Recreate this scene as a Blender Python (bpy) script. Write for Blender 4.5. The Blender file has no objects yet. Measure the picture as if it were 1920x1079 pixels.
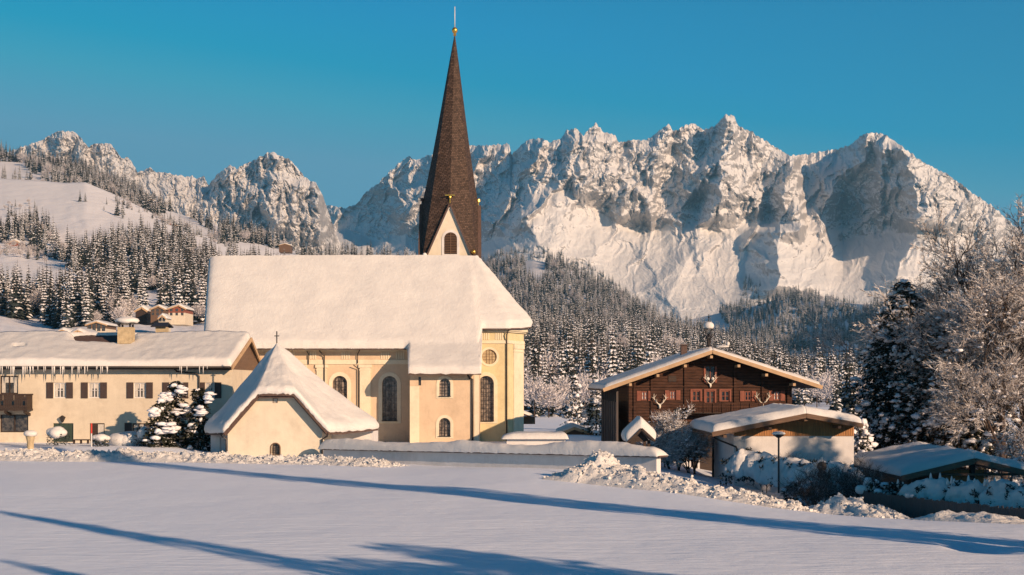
import bpy, bmesh, math, random
import numpy as np
from mathutils import Vector, Matrix
from mathutils.geometry import tessellate_polygon

# ------------------------------------------------------------------ camera, world, sun, exposure
S = bpy.context.scene
F = 2600.0                      # focal length in photograph pixels (1920 wide)
CX, HY = 960.0, 720.0           # principal column, horizon row
cam_d = bpy.data.cameras.new("camera"); cam = bpy.data.objects.new("camera", cam_d)
S.collection.objects.link(cam); S.camera = cam
cam.location = (0, 0, 0); cam.rotation_euler = (math.radians(90), 0, 0)
cam_d.sensor_width = 36; cam_d.lens = 36 * F / 1920
cam_d.shift_y = (HY - 539.5) / 1920
cam_d.clip_start = 0.5; cam_d.clip_end = 40000

SUN_AZ = math.radians(138.5)    # clockwise from +Y: behind the camera, to the right
SUN_EL = math.radians(17)
w = bpy.data.worlds.new("World"); S.world = w; w.use_nodes = True
wn = w.node_tree.nodes; wl = w.node_tree.links
bg = wn["Background"]
sky = wn.new("ShaderNodeTexSky"); sky.sky_type = 'NISHITA'; sky.sun_disc = False
sky.sun_elevation = SUN_EL; sky.sun_rotation = SUN_AZ
sky.altitude = 800; sky.air_density = 1.0; sky.dust_density = 0.3; sky.ozone_density = 3.0
def vm(op, a, b):                # grade of the sky: deep teal overhead, paler at the horizon
    n = wn.new("ShaderNodeVectorMath"); n.operation = op
    for i, v in enumerate((a, b)):
        if isinstance(v, tuple): n.inputs[i].default_value = v
        else: wl.new(v, n.inputs[i])
    return n.outputs[0]
g_ = vm('MINIMUM', vm('MULTIPLY', vm('MAXIMUM', vm('SUBTRACT', sky.outputs['Color'], (1.95, 0.35, 0.0)), (0, 0, 0)), (1.15, 0.67, 0.68)), (0.8, 2.4, 3.5))
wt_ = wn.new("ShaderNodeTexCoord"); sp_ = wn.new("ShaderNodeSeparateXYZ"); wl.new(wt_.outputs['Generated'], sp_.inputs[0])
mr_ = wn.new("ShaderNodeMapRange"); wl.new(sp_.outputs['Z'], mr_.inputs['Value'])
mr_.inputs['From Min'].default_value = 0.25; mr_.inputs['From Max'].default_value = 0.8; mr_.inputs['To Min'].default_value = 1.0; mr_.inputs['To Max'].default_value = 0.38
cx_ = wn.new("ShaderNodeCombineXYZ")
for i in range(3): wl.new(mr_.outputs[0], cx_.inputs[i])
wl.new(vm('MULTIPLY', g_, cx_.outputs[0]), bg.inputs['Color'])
bg.inputs['Strength'].default_value = 0.1
sd = bpy.data.lights.new("sun", 'SUN'); sd.energy = 3.5; sd.angle = math.radians(0.5)
sd.color = (1.0, 0.68, 0.44)
sun = bpy.data.objects.new("sun", sd); S.collection.objects.link(sun)
SD = Vector((math.sin(SUN_AZ) * math.cos(SUN_EL), math.cos(SUN_AZ) * math.cos(SUN_EL), math.sin(SUN_EL)))
sun.rotation_euler = SD.to_track_quat('Z', 'Y').to_euler()
S.view_settings.view_transform = 'Standard'; S.view_settings.look = 'None'
S.view_settings.gamma = 1; S.view_settings.exposure = 0.83
S.render.engine = 'CYCLES'
S.cycles.max_bounces = 5; S.cycles.diffuse_bounces = 3; S.cycles.volume_bounces = 0
S.cycles.use_denoising = True

rnd = random.Random(7)
COL = S.collection

# ------------------------------------------------------------------ helpers
def X(px, Y): return (px - CX) * Y / F
def Z(py, Y): return (HY - py) * Y / F
def P(px, py, Y): return Vector(((px - CX) * Y / F, Y, (HY - py) * Y / F))

def sm(t):
    t = np.clip(t, 0, 1); return t * t * (3 - 2 * t)

def _hash(ix, iy, seed):
    n = (ix.astype(np.int64) * 374761393 + iy.astype(np.int64) * 668265263 + seed * 1442695041) & 0xffffffff
    n = ((n ^ (n >> 13)) * 1274126177) & 0xffffffff
    return ((n ^ (n >> 16)) & 0xffff) / 65535.0 * 2 * math.pi

def pn(x, y, seed=0):
    x = np.asarray(x, float); y = np.asarray(y, float)
    ix = np.floor(x); iy = np.floor(y); fx = x - ix; fy = y - iy
    u = fx**3 * (fx * (fx * 6 - 15) + 10); v = fy**3 * (fy * (fy * 6 - 15) + 10)
    def g(a, b):
        h = _hash(ix + a, iy + b, seed)
        return np.cos(h) * (fx - a) + np.sin(h) * (fy - b)
    n00, n10, n01, n11 = g(0, 0), g(1, 0), g(0, 1), g(1, 1)
    return 1.5 * ((n00 * (1 - u) + n10 * u) * (1 - v) + (n01 * (1 - u) + n11 * u) * v)

def fbm(x, y, o=4, seed=0, rough=0.5, lac=2.03):
    s = 0; a = 1
    for k in range(o):
        s = s + a * pn(x, y, seed + k * 17); a *= rough; x = x * lac; y = y * lac
    return s

def ridged(x, y, o=5, seed=0, rough=0.55, lac=2.1):
    s = 0; a = 1; w_ = 1
    for k in range(o):
        n = 1 - np.abs(pn(x, y, seed + k * 31)); n = n * n
        s = s + a * n * w_; w_ = np.clip(n * 1.3, 0, 1); a *= rough; x = x * lac; y = y * lac
    return s

class MB:
    def __init__(s): s.v = []; s.f = []; s.m = []
    def add(s, vs, fs, mi=0):
        b = len(s.v); s.v.extend([tuple(p) for p in vs])
        for f in fs: s.f.append(tuple(i + b for i in f)); s.m.append(mi)
    def quad(s, a, b, c, d, mi=0): s.add([a, b, c, d], [(0, 1, 2, 3)], mi)
    def box(s, x0, x1, y0, y1, z0, z1, mi=0):
        s.add([(x0,y0,z0),(x1,y0,z0),(x1,y1,z0),(x0,y1,z0),(x0,y0,z1),(x1,y0,z1),(x1,y1,z1),(x0,y1,z1)],
              [(0,3,2,1),(4,5,6,7),(0,1,5,4),(1,2,6,5),(2,3,7,6),(3,0,4,7)], mi)
    def beam(s, a, b, w_, h, up=(0, 0, 1), mi=0):
        a = Vector(a); b = Vector(b); d = (b - a).normalized(); up = Vector(up)
        r = d.cross(up)
        if r.length < 1e-4: r = d.cross(Vector((0, 1, 0)))
        r.normalize(); u = r.cross(d).normalized()
        r *= w_ / 2; u *= h / 2
        vs = [a-r-u, a+r-u, a+r+u, a-r+u, b-r-u, b+r-u, b+r+u, b-r+u]
        s.add(vs, [(0,3,2,1),(4,5,6,7),(0,1,5,4),(1,2,6,5),(2,3,7,6),(3,0,4,7)], mi)
    def tube(s, pts, rad, n=6, mi=0, cap=True):
        pts = [Vector(p) for p in pts]
        if not isinstance(rad, (list, tuple)): rad = [rad] * len(pts)
        rings = []; b = len(s.v); ref = Vector((0.3, 0.2, 1)).normalized()
        for i, p in enumerate(pts):
            d = (pts[min(i+1, len(pts)-1)] - pts[max(i-1, 0)]).normalized()
            r = d.cross(ref)
            if r.length < 0.05: r = d.cross(Vector((1, 0, 0)))
            r.normalize(); u = r.cross(d)
            for k in range(n):
                t = 2 * math.pi * k / n
                s.v.append(tuple(p + (r * math.cos(t) + u * math.sin(t)) * rad[i]))
        for i in range(len(pts) - 1):
            for k in range(n):
                k2 = (k + 1) % n
                s.f.append((b+i*n+k, b+i*n+k2, b+(i+1)*n+k2, b+(i+1)*n+k)); s.m.append(mi)
        if cap:
            s.f.append(tuple(b + k for k in range(n))[::-1]); s.m.append(mi)
            s.f.append(tuple(b + (len(pts)-1)*n + k for k in range(n))); s.m.append(mi)
    def lathe(s, c, prof, n=12, mi=0):   # prof: (radius, z)
        b = len(s.v); c = Vector(c)
        for r, z in prof:
            for k in range(n):
                t = 2 * math.pi * k / n; s.v.append((c.x + r*math.cos(t), c.y + r*math.sin(t), c.z + z))
        for i in range(len(prof) - 1):
            for k in range(n):
                k2 = (k+1) % n
                s.f.append((b+i*n+k, b+i*n+k2, b+(i+1)*n+k2, b+(i+1)*n+k)); s.m.append(mi)
        s.f.append(tuple(b+k for k in range(n))[::-1]); s.m.append(mi)
        s.f.append(tuple(b+(len(prof)-1)*n+k for k in range(n))); s.m.append(mi)
    def blob(s, c, r, seed=0, mi=0, nu=10, nv=6, amp=0.2):
        """a lumpy ellipsoid"""
        b = len(s.v); c = Vector(c); rr = Vector(r) if not isinstance(r, (int, float)) else Vector((r, r, r))
        q = random.Random(seed); ph = [q.uniform(0, 6.28) for _ in range(6)]
        s.v.append((c.x, c.y, c.z + rr.z))
        for i in range(1, nv):
            th = math.pi * i / nv
            for k in range(nu):
                t = 2 * math.pi * k / nu
                d = 1 + amp * (math.sin(2*t+ph[0]+th) * .5 + math.sin(3*t+ph[1]-2*th) * .35 + math.sin(5*t+ph[2]+3*th) * .25 + q.uniform(-.25, .25))
                s.v.append((c.x + rr.x*math.sin(th)*math.cos(t)*d, c.y + rr.y*math.sin(th)*math.sin(t)*d, c.z + rr.z*math.cos(th)*(d*.5+.5)))
        s.v.append((c.x, c.y, c.z - rr.z)); last = len(s.v) - 1
        for k in range(nu):
            k2 = (k+1) % nu
            s.f.append((b, b+1+k, b+1+k2)); s.m.append(mi)
            s.f.append((last, b+1+(nv-2)*nu+k2, b+1+(nv-2)*nu+k)); s.m.append(mi)
            for i in range(nv-2):
                s.f.append((b+1+i*nu+k, b+1+(i+1)*nu+k, b+1+(i+1)*nu+k2, b+1+i*nu+k2)); s.m.append(mi)
    def grid(s, pts, nu, nv, mi=0, close=False, flip=False):
        """pts[(j*nu)+i], i across, j down"""
        b = len(s.v); s.v.extend([tuple(p) for p in pts])
        for j in range(nv - 1):
            for i in range(nu - (0 if close else 1)):
                i2 = (i+1) % nu
                f = (b+j*nu+i, b+(j+1)*nu+i, b+(j+1)*nu+i2, b+j*nu+i2)
                s.f.append(f[::-1] if flip else f); s.m.append(mi)
    def wall(s, O, U, outline, holes=(), depth=0.25, mi=0, rmi=None):
        """flat wall with real openings; points (u, z) from origin O along U; reveals go inwards"""
        O = Vector(O); U = Vector(U).normalized(); N = U.cross(Vector((0, 0, 1)))
        loops = [outline] + list(holes)
        vl = [[Vector((u, z, 0)) for u, z in l] for l in loops]
        tris = tessellate_polygon(vl); flat = [p for l in vl for p in l]
        vs = [O + U*p.x + Vector((0, 0, p.y)) for p in flat]
        fs = []
        for t in tris:
            a, b_, c = [vs[i] for i in t]
            fs.append(tuple(t) if (b_-a).cross(c-a).dot(N) > 0 else tuple(t)[::-1])
        s.add(vs, fs, mi)
        for h in holes:
            fr = [O + U*u + Vector((0, 0, z)) for u, z in h]; bk = [p - N*depth for p in fr]
            n = len(h); s.add(fr + bk, [(i, (i+1) % n, (i+1) % n + n, i+n) for i in range(n)], mi if rmi is None else rmi)
    def band(s, O, U, inner, outer, out=0.04, mi=0):
        """raised flat band between two loops of equal length"""
        O = Vector(O); U = Vector(U).normalized(); N = U.cross(Vector((0, 0, 1)))
        n = len(inner)
        def q(l, o): return [O + U*u + Vector((0, 0, z)) + N*o for u, z in l]
        a = q(inner, out); b_ = q(outer, out); c = q(outer, -0.03); d = q(inner, -0.03)
        s.add(a+b_+c+d, [(i, (i+1)%n, (i+1)%n+n, i+n) for i in range(n)] +
              [(i+n, (i+1)%n+n, (i+1)%n+2*n, i+2*n) for i in range(n)] +
              [(i+3*n, (i+1)%n+3*n, (i+1)%n, i) for i in range(n)], mi)
    def mesh(s, name, mats, smooth=False, off=(0, 0, 0)):
        me = bpy.data.meshes.new(name); o = Vector(off)
        me.from_pydata([(p[0]-o.x, p[1]-o.y, p[2]-o.z) for p in s.v], [], s.f)
        if not isinstance(mats, (list, tuple)): mats = [mats]
        for m in mats: me.materials.append(m)
        if len(mats) > 1: me.polygons.foreach_set('material_index', s.m)
        if smooth: me.polygons.foreach_set('use_smooth', [True]*len(s.f))
        me.update(); return me
    def build(s, name, mats, parent=None, smooth=False, label=None, off=None):
        base = off if off is not None else Vector((0, 0, 0))
        if parent is not None:
            q = parent
            while q is not None: base = base + q.location; q = q.parent
        o = bpy.data.objects.new(name, s.mesh(name, mats, smooth, base)); COL.objects.link(o)
        if off is not None: o.location = off
        o.parent = parent
        if label: o['label'] = label
        return o

def tag(o, label=None, cat=None, group=None, kind=None):
    if label: o['label'] = label
    if cat: o['category'] = cat
    if group: o['group'] = group
    if kind: o['kind'] = kind
    return o

def empty(name, loc, label=None, cat=None, group=None):
    o = bpy.data.objects.new(name, None); COL.objects.link(o); o.location = loc; o.empty_display_size = 0.5
    return tag(o, label, cat, group)

def np_mesh(name, V, nu, nv, mat, smooth=True, flip=False):
    """grid mesh from an array (nv, nu, 3)"""
    me = bpy.data.meshes.new(name)
    idx = np.arange(nu*nv).reshape(nv, nu)
    a, b, c, d = idx[:-1, :-1], idx[1:, :-1], idx[1:, 1:], idx[:-1, 1:]
    q = np.stack([a, b, c, d] if not flip else [d, c, b, a], -1).reshape(-1, 4)
    me.vertices.add(nu*nv); me.vertices.foreach_set('co', V.reshape(-1).astype(np.float32))
    me.loops.add(q.size); me.loops.foreach_set('vertex_index', q.reshape(-1).astype(np.int32))
    me.polygons.add(len(q)); me.polygons.foreach_set('loop_start', np.arange(0, q.size, 4).astype(np.int32))
    me.polygons.foreach_set('use_smooth', np.full(len(q), smooth))
    me.materials.append(mat); me.update(calc_edges=True); me.validate()
    o = bpy.data.objects.new(name, me); COL.objects.link(o); return o

# ------------------------------------------------------------------ materials
class NT:
    def __init__(s, name):
        s.mat = bpy.data.materials.new(name); s.mat.use_nodes = True
        s.n = s.mat.node_tree.nodes; s.l = s.mat.node_tree.links; s.b = s.n['Principled BSDF']
        s.tc = s.n.new('ShaderNodeTexCoord')
    def new(s, t, **k):
        n = s.n.new(t)
        for a, v in k.items():
            if a.startswith('i_'): n.inputs[a[2:].replace('_', ' ')].default_value = v
            else: setattr(n, a, v)
        return n
    def link(s, a, b): s.l.new(a, b)
    def noise(s, scale, detail=4, rough=0.55, stretch=None, coord='Object'):
        src = s.tc.outputs[coord]
        if stretch:
            m = s.new('ShaderNodeMapping'); m.inputs['Scale'].default_value = stretch; s.link(src, m.inputs['Vector']); src = m.outputs[0]
        n = s.new('ShaderNodeTexNoise'); n.inputs['Scale'].default_value = scale
        n.inputs['Detail'].default_value = detail; n.inputs['Roughness'].default_value = rough
        s.link(src, n.inputs['Vector']); return n.outputs['Fac']
    def ramp(s, fac, stops, interp='LINEAR'):
        r = s.new('ShaderNodeValToRGB'); r.color_ramp.interpolation = interp
        e = r.color_ramp.elements
        while len(e) < len(stops): e.new(0.5)
        for x, (p, c) in zip(e, stops):
            x.position = p; x.color = (*c, 1) if len(c) == 3 else c
        s.link(fac, r.inputs['Fac']); return r.outputs['Color']
    def mix(s, fac, a, b, blend='MIX'):
        m = s.new('ShaderNodeMix', data_type='RGBA', blend_type=blend)
        for sock, v in ((m.inputs['Factor'], fac), (m.inputs[6], a), (m.inputs[7], b)):
            if hasattr(v, 'links') or isinstance(v, bpy.types.NodeSocket): s.link(v, sock)
            elif isinstance(v, (int, float)): sock.default_value = v
            else: sock.default_value = (*v, 1) if len(v) == 3 else v
        return m.outputs[2]
    def math(s, op, a, b=0.0, c=None, clamp=False):
        m = s.new('ShaderNodeMath', operation=op, use_clamp=clamp)
        for k, v in enumerate((a, b) if c is None else (a, b, c)):
            if isinstance(v, bpy.types.NodeSocket): s.link(v, m.inputs[k])
            else: m.inputs[k].default_value = v
        return m.outputs[0]
    def bump(s, h, strength=0.5, dist=0.1, prev=None):
        b = s.new('ShaderNodeBump'); b.inputs['Strength'].default_value = strength; b.inputs['Distance'].default_value = dist
        s.link(h, b.inputs['Height'])
        if prev is not None: s.link(prev, b.inputs['Normal'])
        return b.outputs['Normal']
    def nz(s):
        g = s.new('ShaderNodeNewGeometry'); sp = s.new('ShaderNodeSeparateXYZ'); s.link(g.outputs['Normal'], sp.inputs[0]); return sp.outputs['Z']
    def out(s, col=None, rough=0.8, normal=None, metal=0.0, spec=None):
        b = s.b
        if col is not None:
            if isinstance(col, bpy.types.NodeSocket): s.link(col, b.inputs['Base Color'])
            else: b.inputs['Base Color'].default_value = (*col, 1)
        if isinstance(rough, bpy.types.NodeSocket): s.link(rough, b.inputs['Roughness'])
        else: b.inputs['Roughness'].default_value = rough
        b.inputs['Metallic'].default_value = metal
        if spec is not None: b.inputs['Specular IOR Level'].default_value = spec
        if normal is not None: s.link(normal, b.inputs['Normal'])
        return s.mat

SNOW = (0.82, 0.81, 0.83)
def m_snow(name, s1=1.2, d1=0.15, s2=14, d2=0.012, st=0.6):
    t = NT(name)
    n = t.bump(t.noise(s1, 4), st, d1); n = t.bump(t.noise(s2, 3, 0.6), st, d2, n)
    c = t.ramp(t.noise(0.6, 3), [(0.3, (0.62, 0.61, 0.60)), (0.7, (0.69, 0.68, 0.66))])
    return t.out(c, 0.65, n, spec=0.25)

def plain(name, col, rough=0.7, var=0.15, scale=3, bump=0.0, metal=0.0, stretch=None, spec=None):
    t = NT(name); f = t.noise(scale, 5, 0.6, stretch)
    c = t.ramp(f, [(0.25, tuple(x*(1-var) for x in col)), (0.75, tuple(min(1, x*(1+var)) for x in col))])
    n = t.bump(f, 0.5, bump) if bump else None
    return t.out(c, rough, n, metal, spec)

def m_field():
    t = NT('field_snow')
    n = t.bump(t.noise(0.25, 3, 0.5, (1, 0.6, 1)), 0.5, 0.25)
    n = t.bump(t.noise(1.6, 4, 0.6, (0.5, 1.6, 1)), 0.6, 0.09, n)
    n = t.bump(t.noise(0.7, 5, 0.65, (0.35, 1.3, 1)), 0.5, 0.12, n)
    n = t.bump(t.noise(11, 3, 0.7), 0.55, 0.022, n)
    n = t.bump(t.noise(45, 2, 0.7), 0.4, 0.008, n)
    c = t.ramp(t.noise(9, 4, 0.7), [(0.3, (0.77, 0.83, 0.95)), (0.7, (0.84, 0.90, 0.99))])
    return t.out(c, 0.6, n, spec=0.3)

def m_plaster(name, col, dirt=0.12):
    t = NT(name)
    f = t.noise(0.5, 5, 0.6); g = t.noise(9, 4, 0.6); st = t.noise(1.4, 4, 0.6, (3, 3, 0.35))
    c = t.ramp(f, [(0.25, tuple(x*(1-dirt) for x in col)), (0.7, col)])
    c = t.mix(t.math('MULTIPLY', t.ramp(st, [(0.5, (0, 0, 0)), (0.75, (1, 1, 1))]), 0.22), c, tuple(x*0.72 for x in col))
    b1 = t.ramp(t.noise(0.9, 5, 0.7), [(0.45, (1, 1, 1)), (0.8, (0.80, 0.79, 0.78))]); c = t.mix(1.0, c, b1, 'MULTIPLY')
    n = t.bump(g, 0.5, 0.02)
    return t.out(c, 0.88, n, spec=0.15)

def m_rocksnow(name, lo=0.27, hi=0.43, sc=0.012, rock=((0.25,0.255,0.27),(0.56,0.53,0.51))):
    """snow where it can lie, bare limestone where it is too steep"""
    t = NT(name)
    nz = t.nz()
    big = t.noise(sc*0.45, 4, 0.6); fine = t.noise(sc*2.2, 6, 0.72, (1, 1, 0.7)); vf = t.noise(sc*9, 3, 0.7)
    h = t.math('ADD', nz, t.math('MULTIPLY', t.math('SUBTRACT', fine, 0.5), 0.85))
    h = t.math('ADD', h, t.math('MULTIPLY', t.math('SUBTRACT', big, 0.5), 0.5))
    h = t.math('ADD', h, t.math('MULTIPLY', t.math('SUBTRACT', vf, 0.5), 0.65))
    m = t.ramp(h, [(lo, (0, 0, 0)), (hi, (1, 1, 1))])
    rc = t.ramp(t.noise(sc*3, 6, 0.7, (1, 1, 0.5)), [(0.3, rock[0]), (0.7, rock[1])])
    c = t.mix(m, rc, (0.90, 0.88, 0.86))
    n = t.bump(t.noise(sc*3, 6, 0.65, (1, 1, 0.6)), 0.8, 9.0)
    return t.out(c, 0.85, n, spec=0.1)

def m_hillsnow(name):
    t = NT(name)
    n = t.bump(t.noise(0.02, 5, 0.6), 0.7, 4.0)
    m = t.ramp(t.noise(0.05, 6, 0.75), [(0.66, (0, 0, 0)), (0.78, (1, 1, 1))])
    c = t.mix(t.math('MULTIPLY', m, 0.5), SNOW, (0.20, 0.16, 0.13))
    return t.out(c, 0.8, n, spec=0.1)

def m_snowtop(name, col, lo=0.15, hi=0.45, nscale=3.0, namp=0.8, snow=SNOW):
    """a thing that carries snow on the sides that face up"""
    t = NT(name); nz = t.nz()
    h = t.math('ADD', nz, t.math('MULTIPLY', t.math('SUBTRACT', t.noise(nscale, 4, 0.65), 0.5), namp))
    m = t.ramp(h, [(lo, (0, 0, 0)), (hi, (1, 1, 1))])
    cc = t.ramp(t.noise(nscale*2, 3), [(0.3, tuple(x*.6 for x in col)), (0.7, tuple(x*1.3 for x in col))])
    return t.out(t.mix(m, cc, snow), 0.8, None, spec=0.15)

M = {}
M['field'] = m_field()
M['snow'] = m_snow('roof_snow', 0.9, 0.12, 7, 0.03)
M['snow_rough'] = m_snow('church_roof_snow', 2.6, 0.07, 9, 0.035, 0.7)
M['bank'] = m_snow('ploughed_snow', 2.0, 0.10, 9, 0.05, 0.8)
M['hill'] = m_hillsnow('hill_snow')
M['mountain'] = m_rocksnow('mountain_rock_and_snow')
M['needle'] = plain('spruce_needles', (0.022, 0.032, 0.030), 0.8, 0.5, 0.8)
M['tree_snow'] = plain('snow_on_boughs', (0.76, 0.76, 0.79), 0.7, 0.05, 1.0)
M['frost'] = plain('frosted_twigs', (0.56, 0.53, 0.54), 0.8, 0.25, 1.0)
M['bark'] = m_snowtop('bark_with_snow', (0.07, 0.05, 0.04), 0.45, 0.75)
# ------------------------------------------------------------------ ground
def gz(x, y):
    x = np.asarray(x, float); y = np.asarray(y, float)
    z = -5.5 + 0.10 * pn(x*0.045, y*0.045, 5) + 0.05 * pn(x*0.13, y*0.13, 6)
    z = z - 1.7 * sm((x - 7) / 14) * sm((y - 52) / 24)
    z = z + 0.25 * sm((y - 60) / 20) * sm((95 - y) / 12) * sm((8 - np.abs(x - 0)) / 8)
    z = z + 0.6 * sm((-x - 20) / 8) * sm((y - 102) / 5)          # farmyard a little higher
    return z
def g1(x, y): return float(gz(x, y))

xs = np.concatenate([np.array([-9000, -5000, -2500, -1200, -600, -300, -160, -110]), np.arange(-80, 80.1, 0.5), np.array([110, 160, 300, 600, 1200, 2500, 5000, 9000])])
ys = np.concatenate([np.arange(-100, 30, 5.0), np.arange(30, 132, 0.5), np.arange(134, 300, 6.0), np.geomspace(310, 13000, 24)])
GX, GY = np.meshgrid(xs, ys)
GZ = gz(GX, GY)
# footprints in the field at the right
for (fx, fy) in [(1808, 1022), (1817, 1026), (1826, 1031), (1838, 1030), (1850, 1035), (1862, 1034), (1840, 1024), (1872, 1027)]:
    Yf = 5.5 * F / (fy - HY); Xf = X(fx, Yf)
    GZ = GZ - 0.20 * np.exp(-(((GX - Xf)/0.45)**2 + ((GY - Yf)/0.5)**2))
V = np.stack([GX, GY, GZ], -1)
tag(np_mesh('snow_field', V, len(xs), len(ys), M['field'], True, flip=True), kind='structure')

# ------------------------------------------------------------------ far terrain built from contour lines
def sheet(name, lines, x0, x1, step, nv, mat, amp_fn, spurs=(), smooth=True, crest_jit=0.0, back=(300, 600), vpow=1.0, seed=0, jag=0.0):
    """lines: list (top to bottom) of [(px, py, Y), ...].  Returns object and its (nv, nu) arrays px, py, Y."""
    px = np.arange(x0, x1 + step, step); nu = len(px)
    L = []
    for li, l in enumerate(lines):
        l = sorted(l); a = np.array(l, float)
        j_ = jag*(16*fbm(px/26, px*0+li, 3, seed+50) + 12*fbm(px/9, px*0+li, 2, seed+51)) if li == 1 else 0
        L.append((np.interp(px, a[:, 0], a[:, 1]) + j_, np.interp(px, a[:, 0], a[:, 2])))
    K = len(L); kn = np.linspace(0, 1, K)
    v = np.linspace(0, 1, nv) ** vpow
    PY = np.zeros((nv, nu)); YY = np.zeros((nv, nu))
    for j, t in enumerate(v):
        k = min(int(t * (K-1)), K-2); f = t*(K-1) - k
        PY[j] = L[k][0]*(1-f) + L[k+1][0]*f; YY[j] = L[k][1]*(1-f) + L[k+1][1]*f
    PX = np.repeat(px[None], nv, 0); VV = np.repeat(v[:, None], nu, 1)
    PY = PY + crest_jit * fbm(px/7.0, px*0, 3, seed+3)[None] * (1 - VV)**9
    for (pts, amp, wl_, wr_) in spurs:
        a = np.array(sorted(pts, key=lambda p: p[1]), float)
        cx = np.interp(PY, a[:, 1], a[:, 0]) + 5*pn(PY/18, PY*0, seed+9)
        top, bot = a[0, 1], a[-1, 1]
        fade = sm((PY - top + 12)/24) * sm((bot - PY + 12)/40)
        d = PX - cx
        tent = np.where(d < 0, 1 + d/wl_, 1 - d/wr_); tent = np.clip(tent, 0, 1)
        YY = YY - amp * tent**1.2 * fade
    YY = YY - amp_fn(PX, PY, VV, YY)
    XX = (PX - CX) * YY / F; ZZ = (HY - PY) * YY / F
    XX = (PX - CX) * YY / F
    V3 = np.stack([XX, YY, ZZ], -1)
    # the far side of the hill
    bk = []
    for q, (dy, fz) in enumerate(((back[0], 0.75), (back[0]+back[1], 0.35), (back[0]+2.2*back[1], -0.02))):
        r = V3[0].copy(); r[:, 1] += dy; r[:, 2] = r[:, 2]*fz; bk.append(r)
    V4 = np.concatenate([np.stack(bk[::-1], 0), V3], 0)
    o = np_mesh(name, V4, nu, V4.shape[0], mat, smooth)
    tag(o, kind='structure')
    return o, PX, PY, V3

# --- the great limestone massif -------------------------------------------------
crest = [(560,395,10700),(611,385,10600),(629,387,10500),(648,391,10450),(669,383,10350),(685,361,10250),(706,347,10150),(730,323,10050),(758,298,9950),(767,293,9900),(777,300,9880),(785,299,9850),(800,293,9800),(840,285,9600),(878,273,9450),(913,273,9300),(955,270,9150),(959,291,9100),(976,274,8980),(990,262,8850),(1014,259,8850),(1029,267,8800),(1053,260,8800),(1062,244,8750),(1079,241,8700),(1094,255,8700),(1103,243,8700),(1118,232,8700),(1133,249,8700),(1153,253,8700),(1161,268,8700),(1174,265,8700),(1195,262,8700),(1210,264,8700),(1231,250,8700),(1253,232,8700),(1260,244,8700),(1272,244,8650),(1287,234,8600),(1300,231,8600),(1317,243,8600),(1332,241,8600),(1342,235,8600),(1358,217,8600),(1375,216,8600),(1385,237,8650),(1408,247,8700),(1447,272,8750),(1482,293,8850),(1514,289,9800),(1568,280,9650),(1591,274,9400),(1622,250,9150),(1654,250,9000),(1685,270,8900),(1728,303,8800),(1778,328,8700),(1833,369,8600),(1860,386,8550),(1920,440,8500),(2050,540,8400),(2200,640,8300),(2400,690,8200)]
cb = [(560,430,10300),(648,428,10100),(700,452,9700),(760,440,9250),(800,465,9000),(860,440,8600),(900,460,8350),(960,440,7980),(1000,392,7980),(1045,354,8100),(1080,374,8080),(1110,386,8060),(1150,416,7990),(1200,438,7950),(1240,430,7960),(1262,404,8000),(1282,414,7960),(1300,427,7940),(1345,433,7900),(1370,417,7930),(1400,423,7920),(1440,433,7900),(1462,424,7900),(1500,442,7900),(1520,450,8050),(1550,452,8150),(1580,452,8700),(1640,440,8350),(1720,435,8000),(1780,440,7900),(1860,470,7800),(2050,590,7700),(2200,665,7600),(2400,700,7600)]
am = [(560,480,9300),(700,500,8800),(800,515,8000),(900,520,7350),(1000,505,7050),(1100,500,7150),(1200,520,7150),(1300,520,7200),(1400,520,7150),(1500,525,7200),(1600,530,7250),(1700,520,7250),(1800,540,7200),(2000,620,7100),(2400,690,7000)]
lo = [(560,600,7400),(800,600,6700),(1000,590,6400),(1200,600,6350),(1350,600,6300),(1400,600,6300),(1600,610,6300),(2400,710,6300)]
bo = [(560,722,5600),(2400,722,5600)]
def am_massif(px, py, v, y):
    cl = np.interp(px, [c[0] for c in cb], [c[1] for c in cb])
    wx = px + 9*fbm(px/40, py/40, 3, 61); wy = py + 9*fbm(px/40+7, py/40, 3, 62)
    rock = sm((cl + 4 - py - 24*fbm(px/42, py/42, 3, 150)) / 34.0)
    toe = sm((cl + 120 - py) / 120.0)
    big = ridged((wx+.3*wy)/84, wy/170, 3, 11, 0.45)
    big = ridged((wx+.3*wy + 20*big)/84, wy/170, 4, 11, 0.45)      # lean the ribs so that their left flanks are the steep ones
    med = ridged((wx+.2*wy)/21, wy/40, 2, 12, 0.5); med = ridged((wx+.2*wy + 5*med)/21, wy/40, 4, 12, 0.52)
    led = ridged(wx/55 + wy/60, wy/12 - wx/70, 2, 17, 0.5)          # tilted ledges that hold the snow
    fin = fbm(wx/3.6, wy/4.6, 3, 13, 0.55)
    lg2 = ridged((wx - 0.5*wy)/100 + 3, wy/120, 2, 24, 0.4); lg2 = ridged((wx - 0.5*wy + 22*lg2)/100 + 3, wy/120, 4, 24, 0.34)
    soft = fbm(wx/14, wy/18, 4, 22, 0.55)
    apron = 1 - rock
    return toe*120*(big-0.8) + rock*(90*(big-0.8) + 50*(med-0.8) + 20*(led-.8) + 8*fin) + apron*(62*(lg2-0.8) + 10*soft + 1.5*fin)
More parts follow.
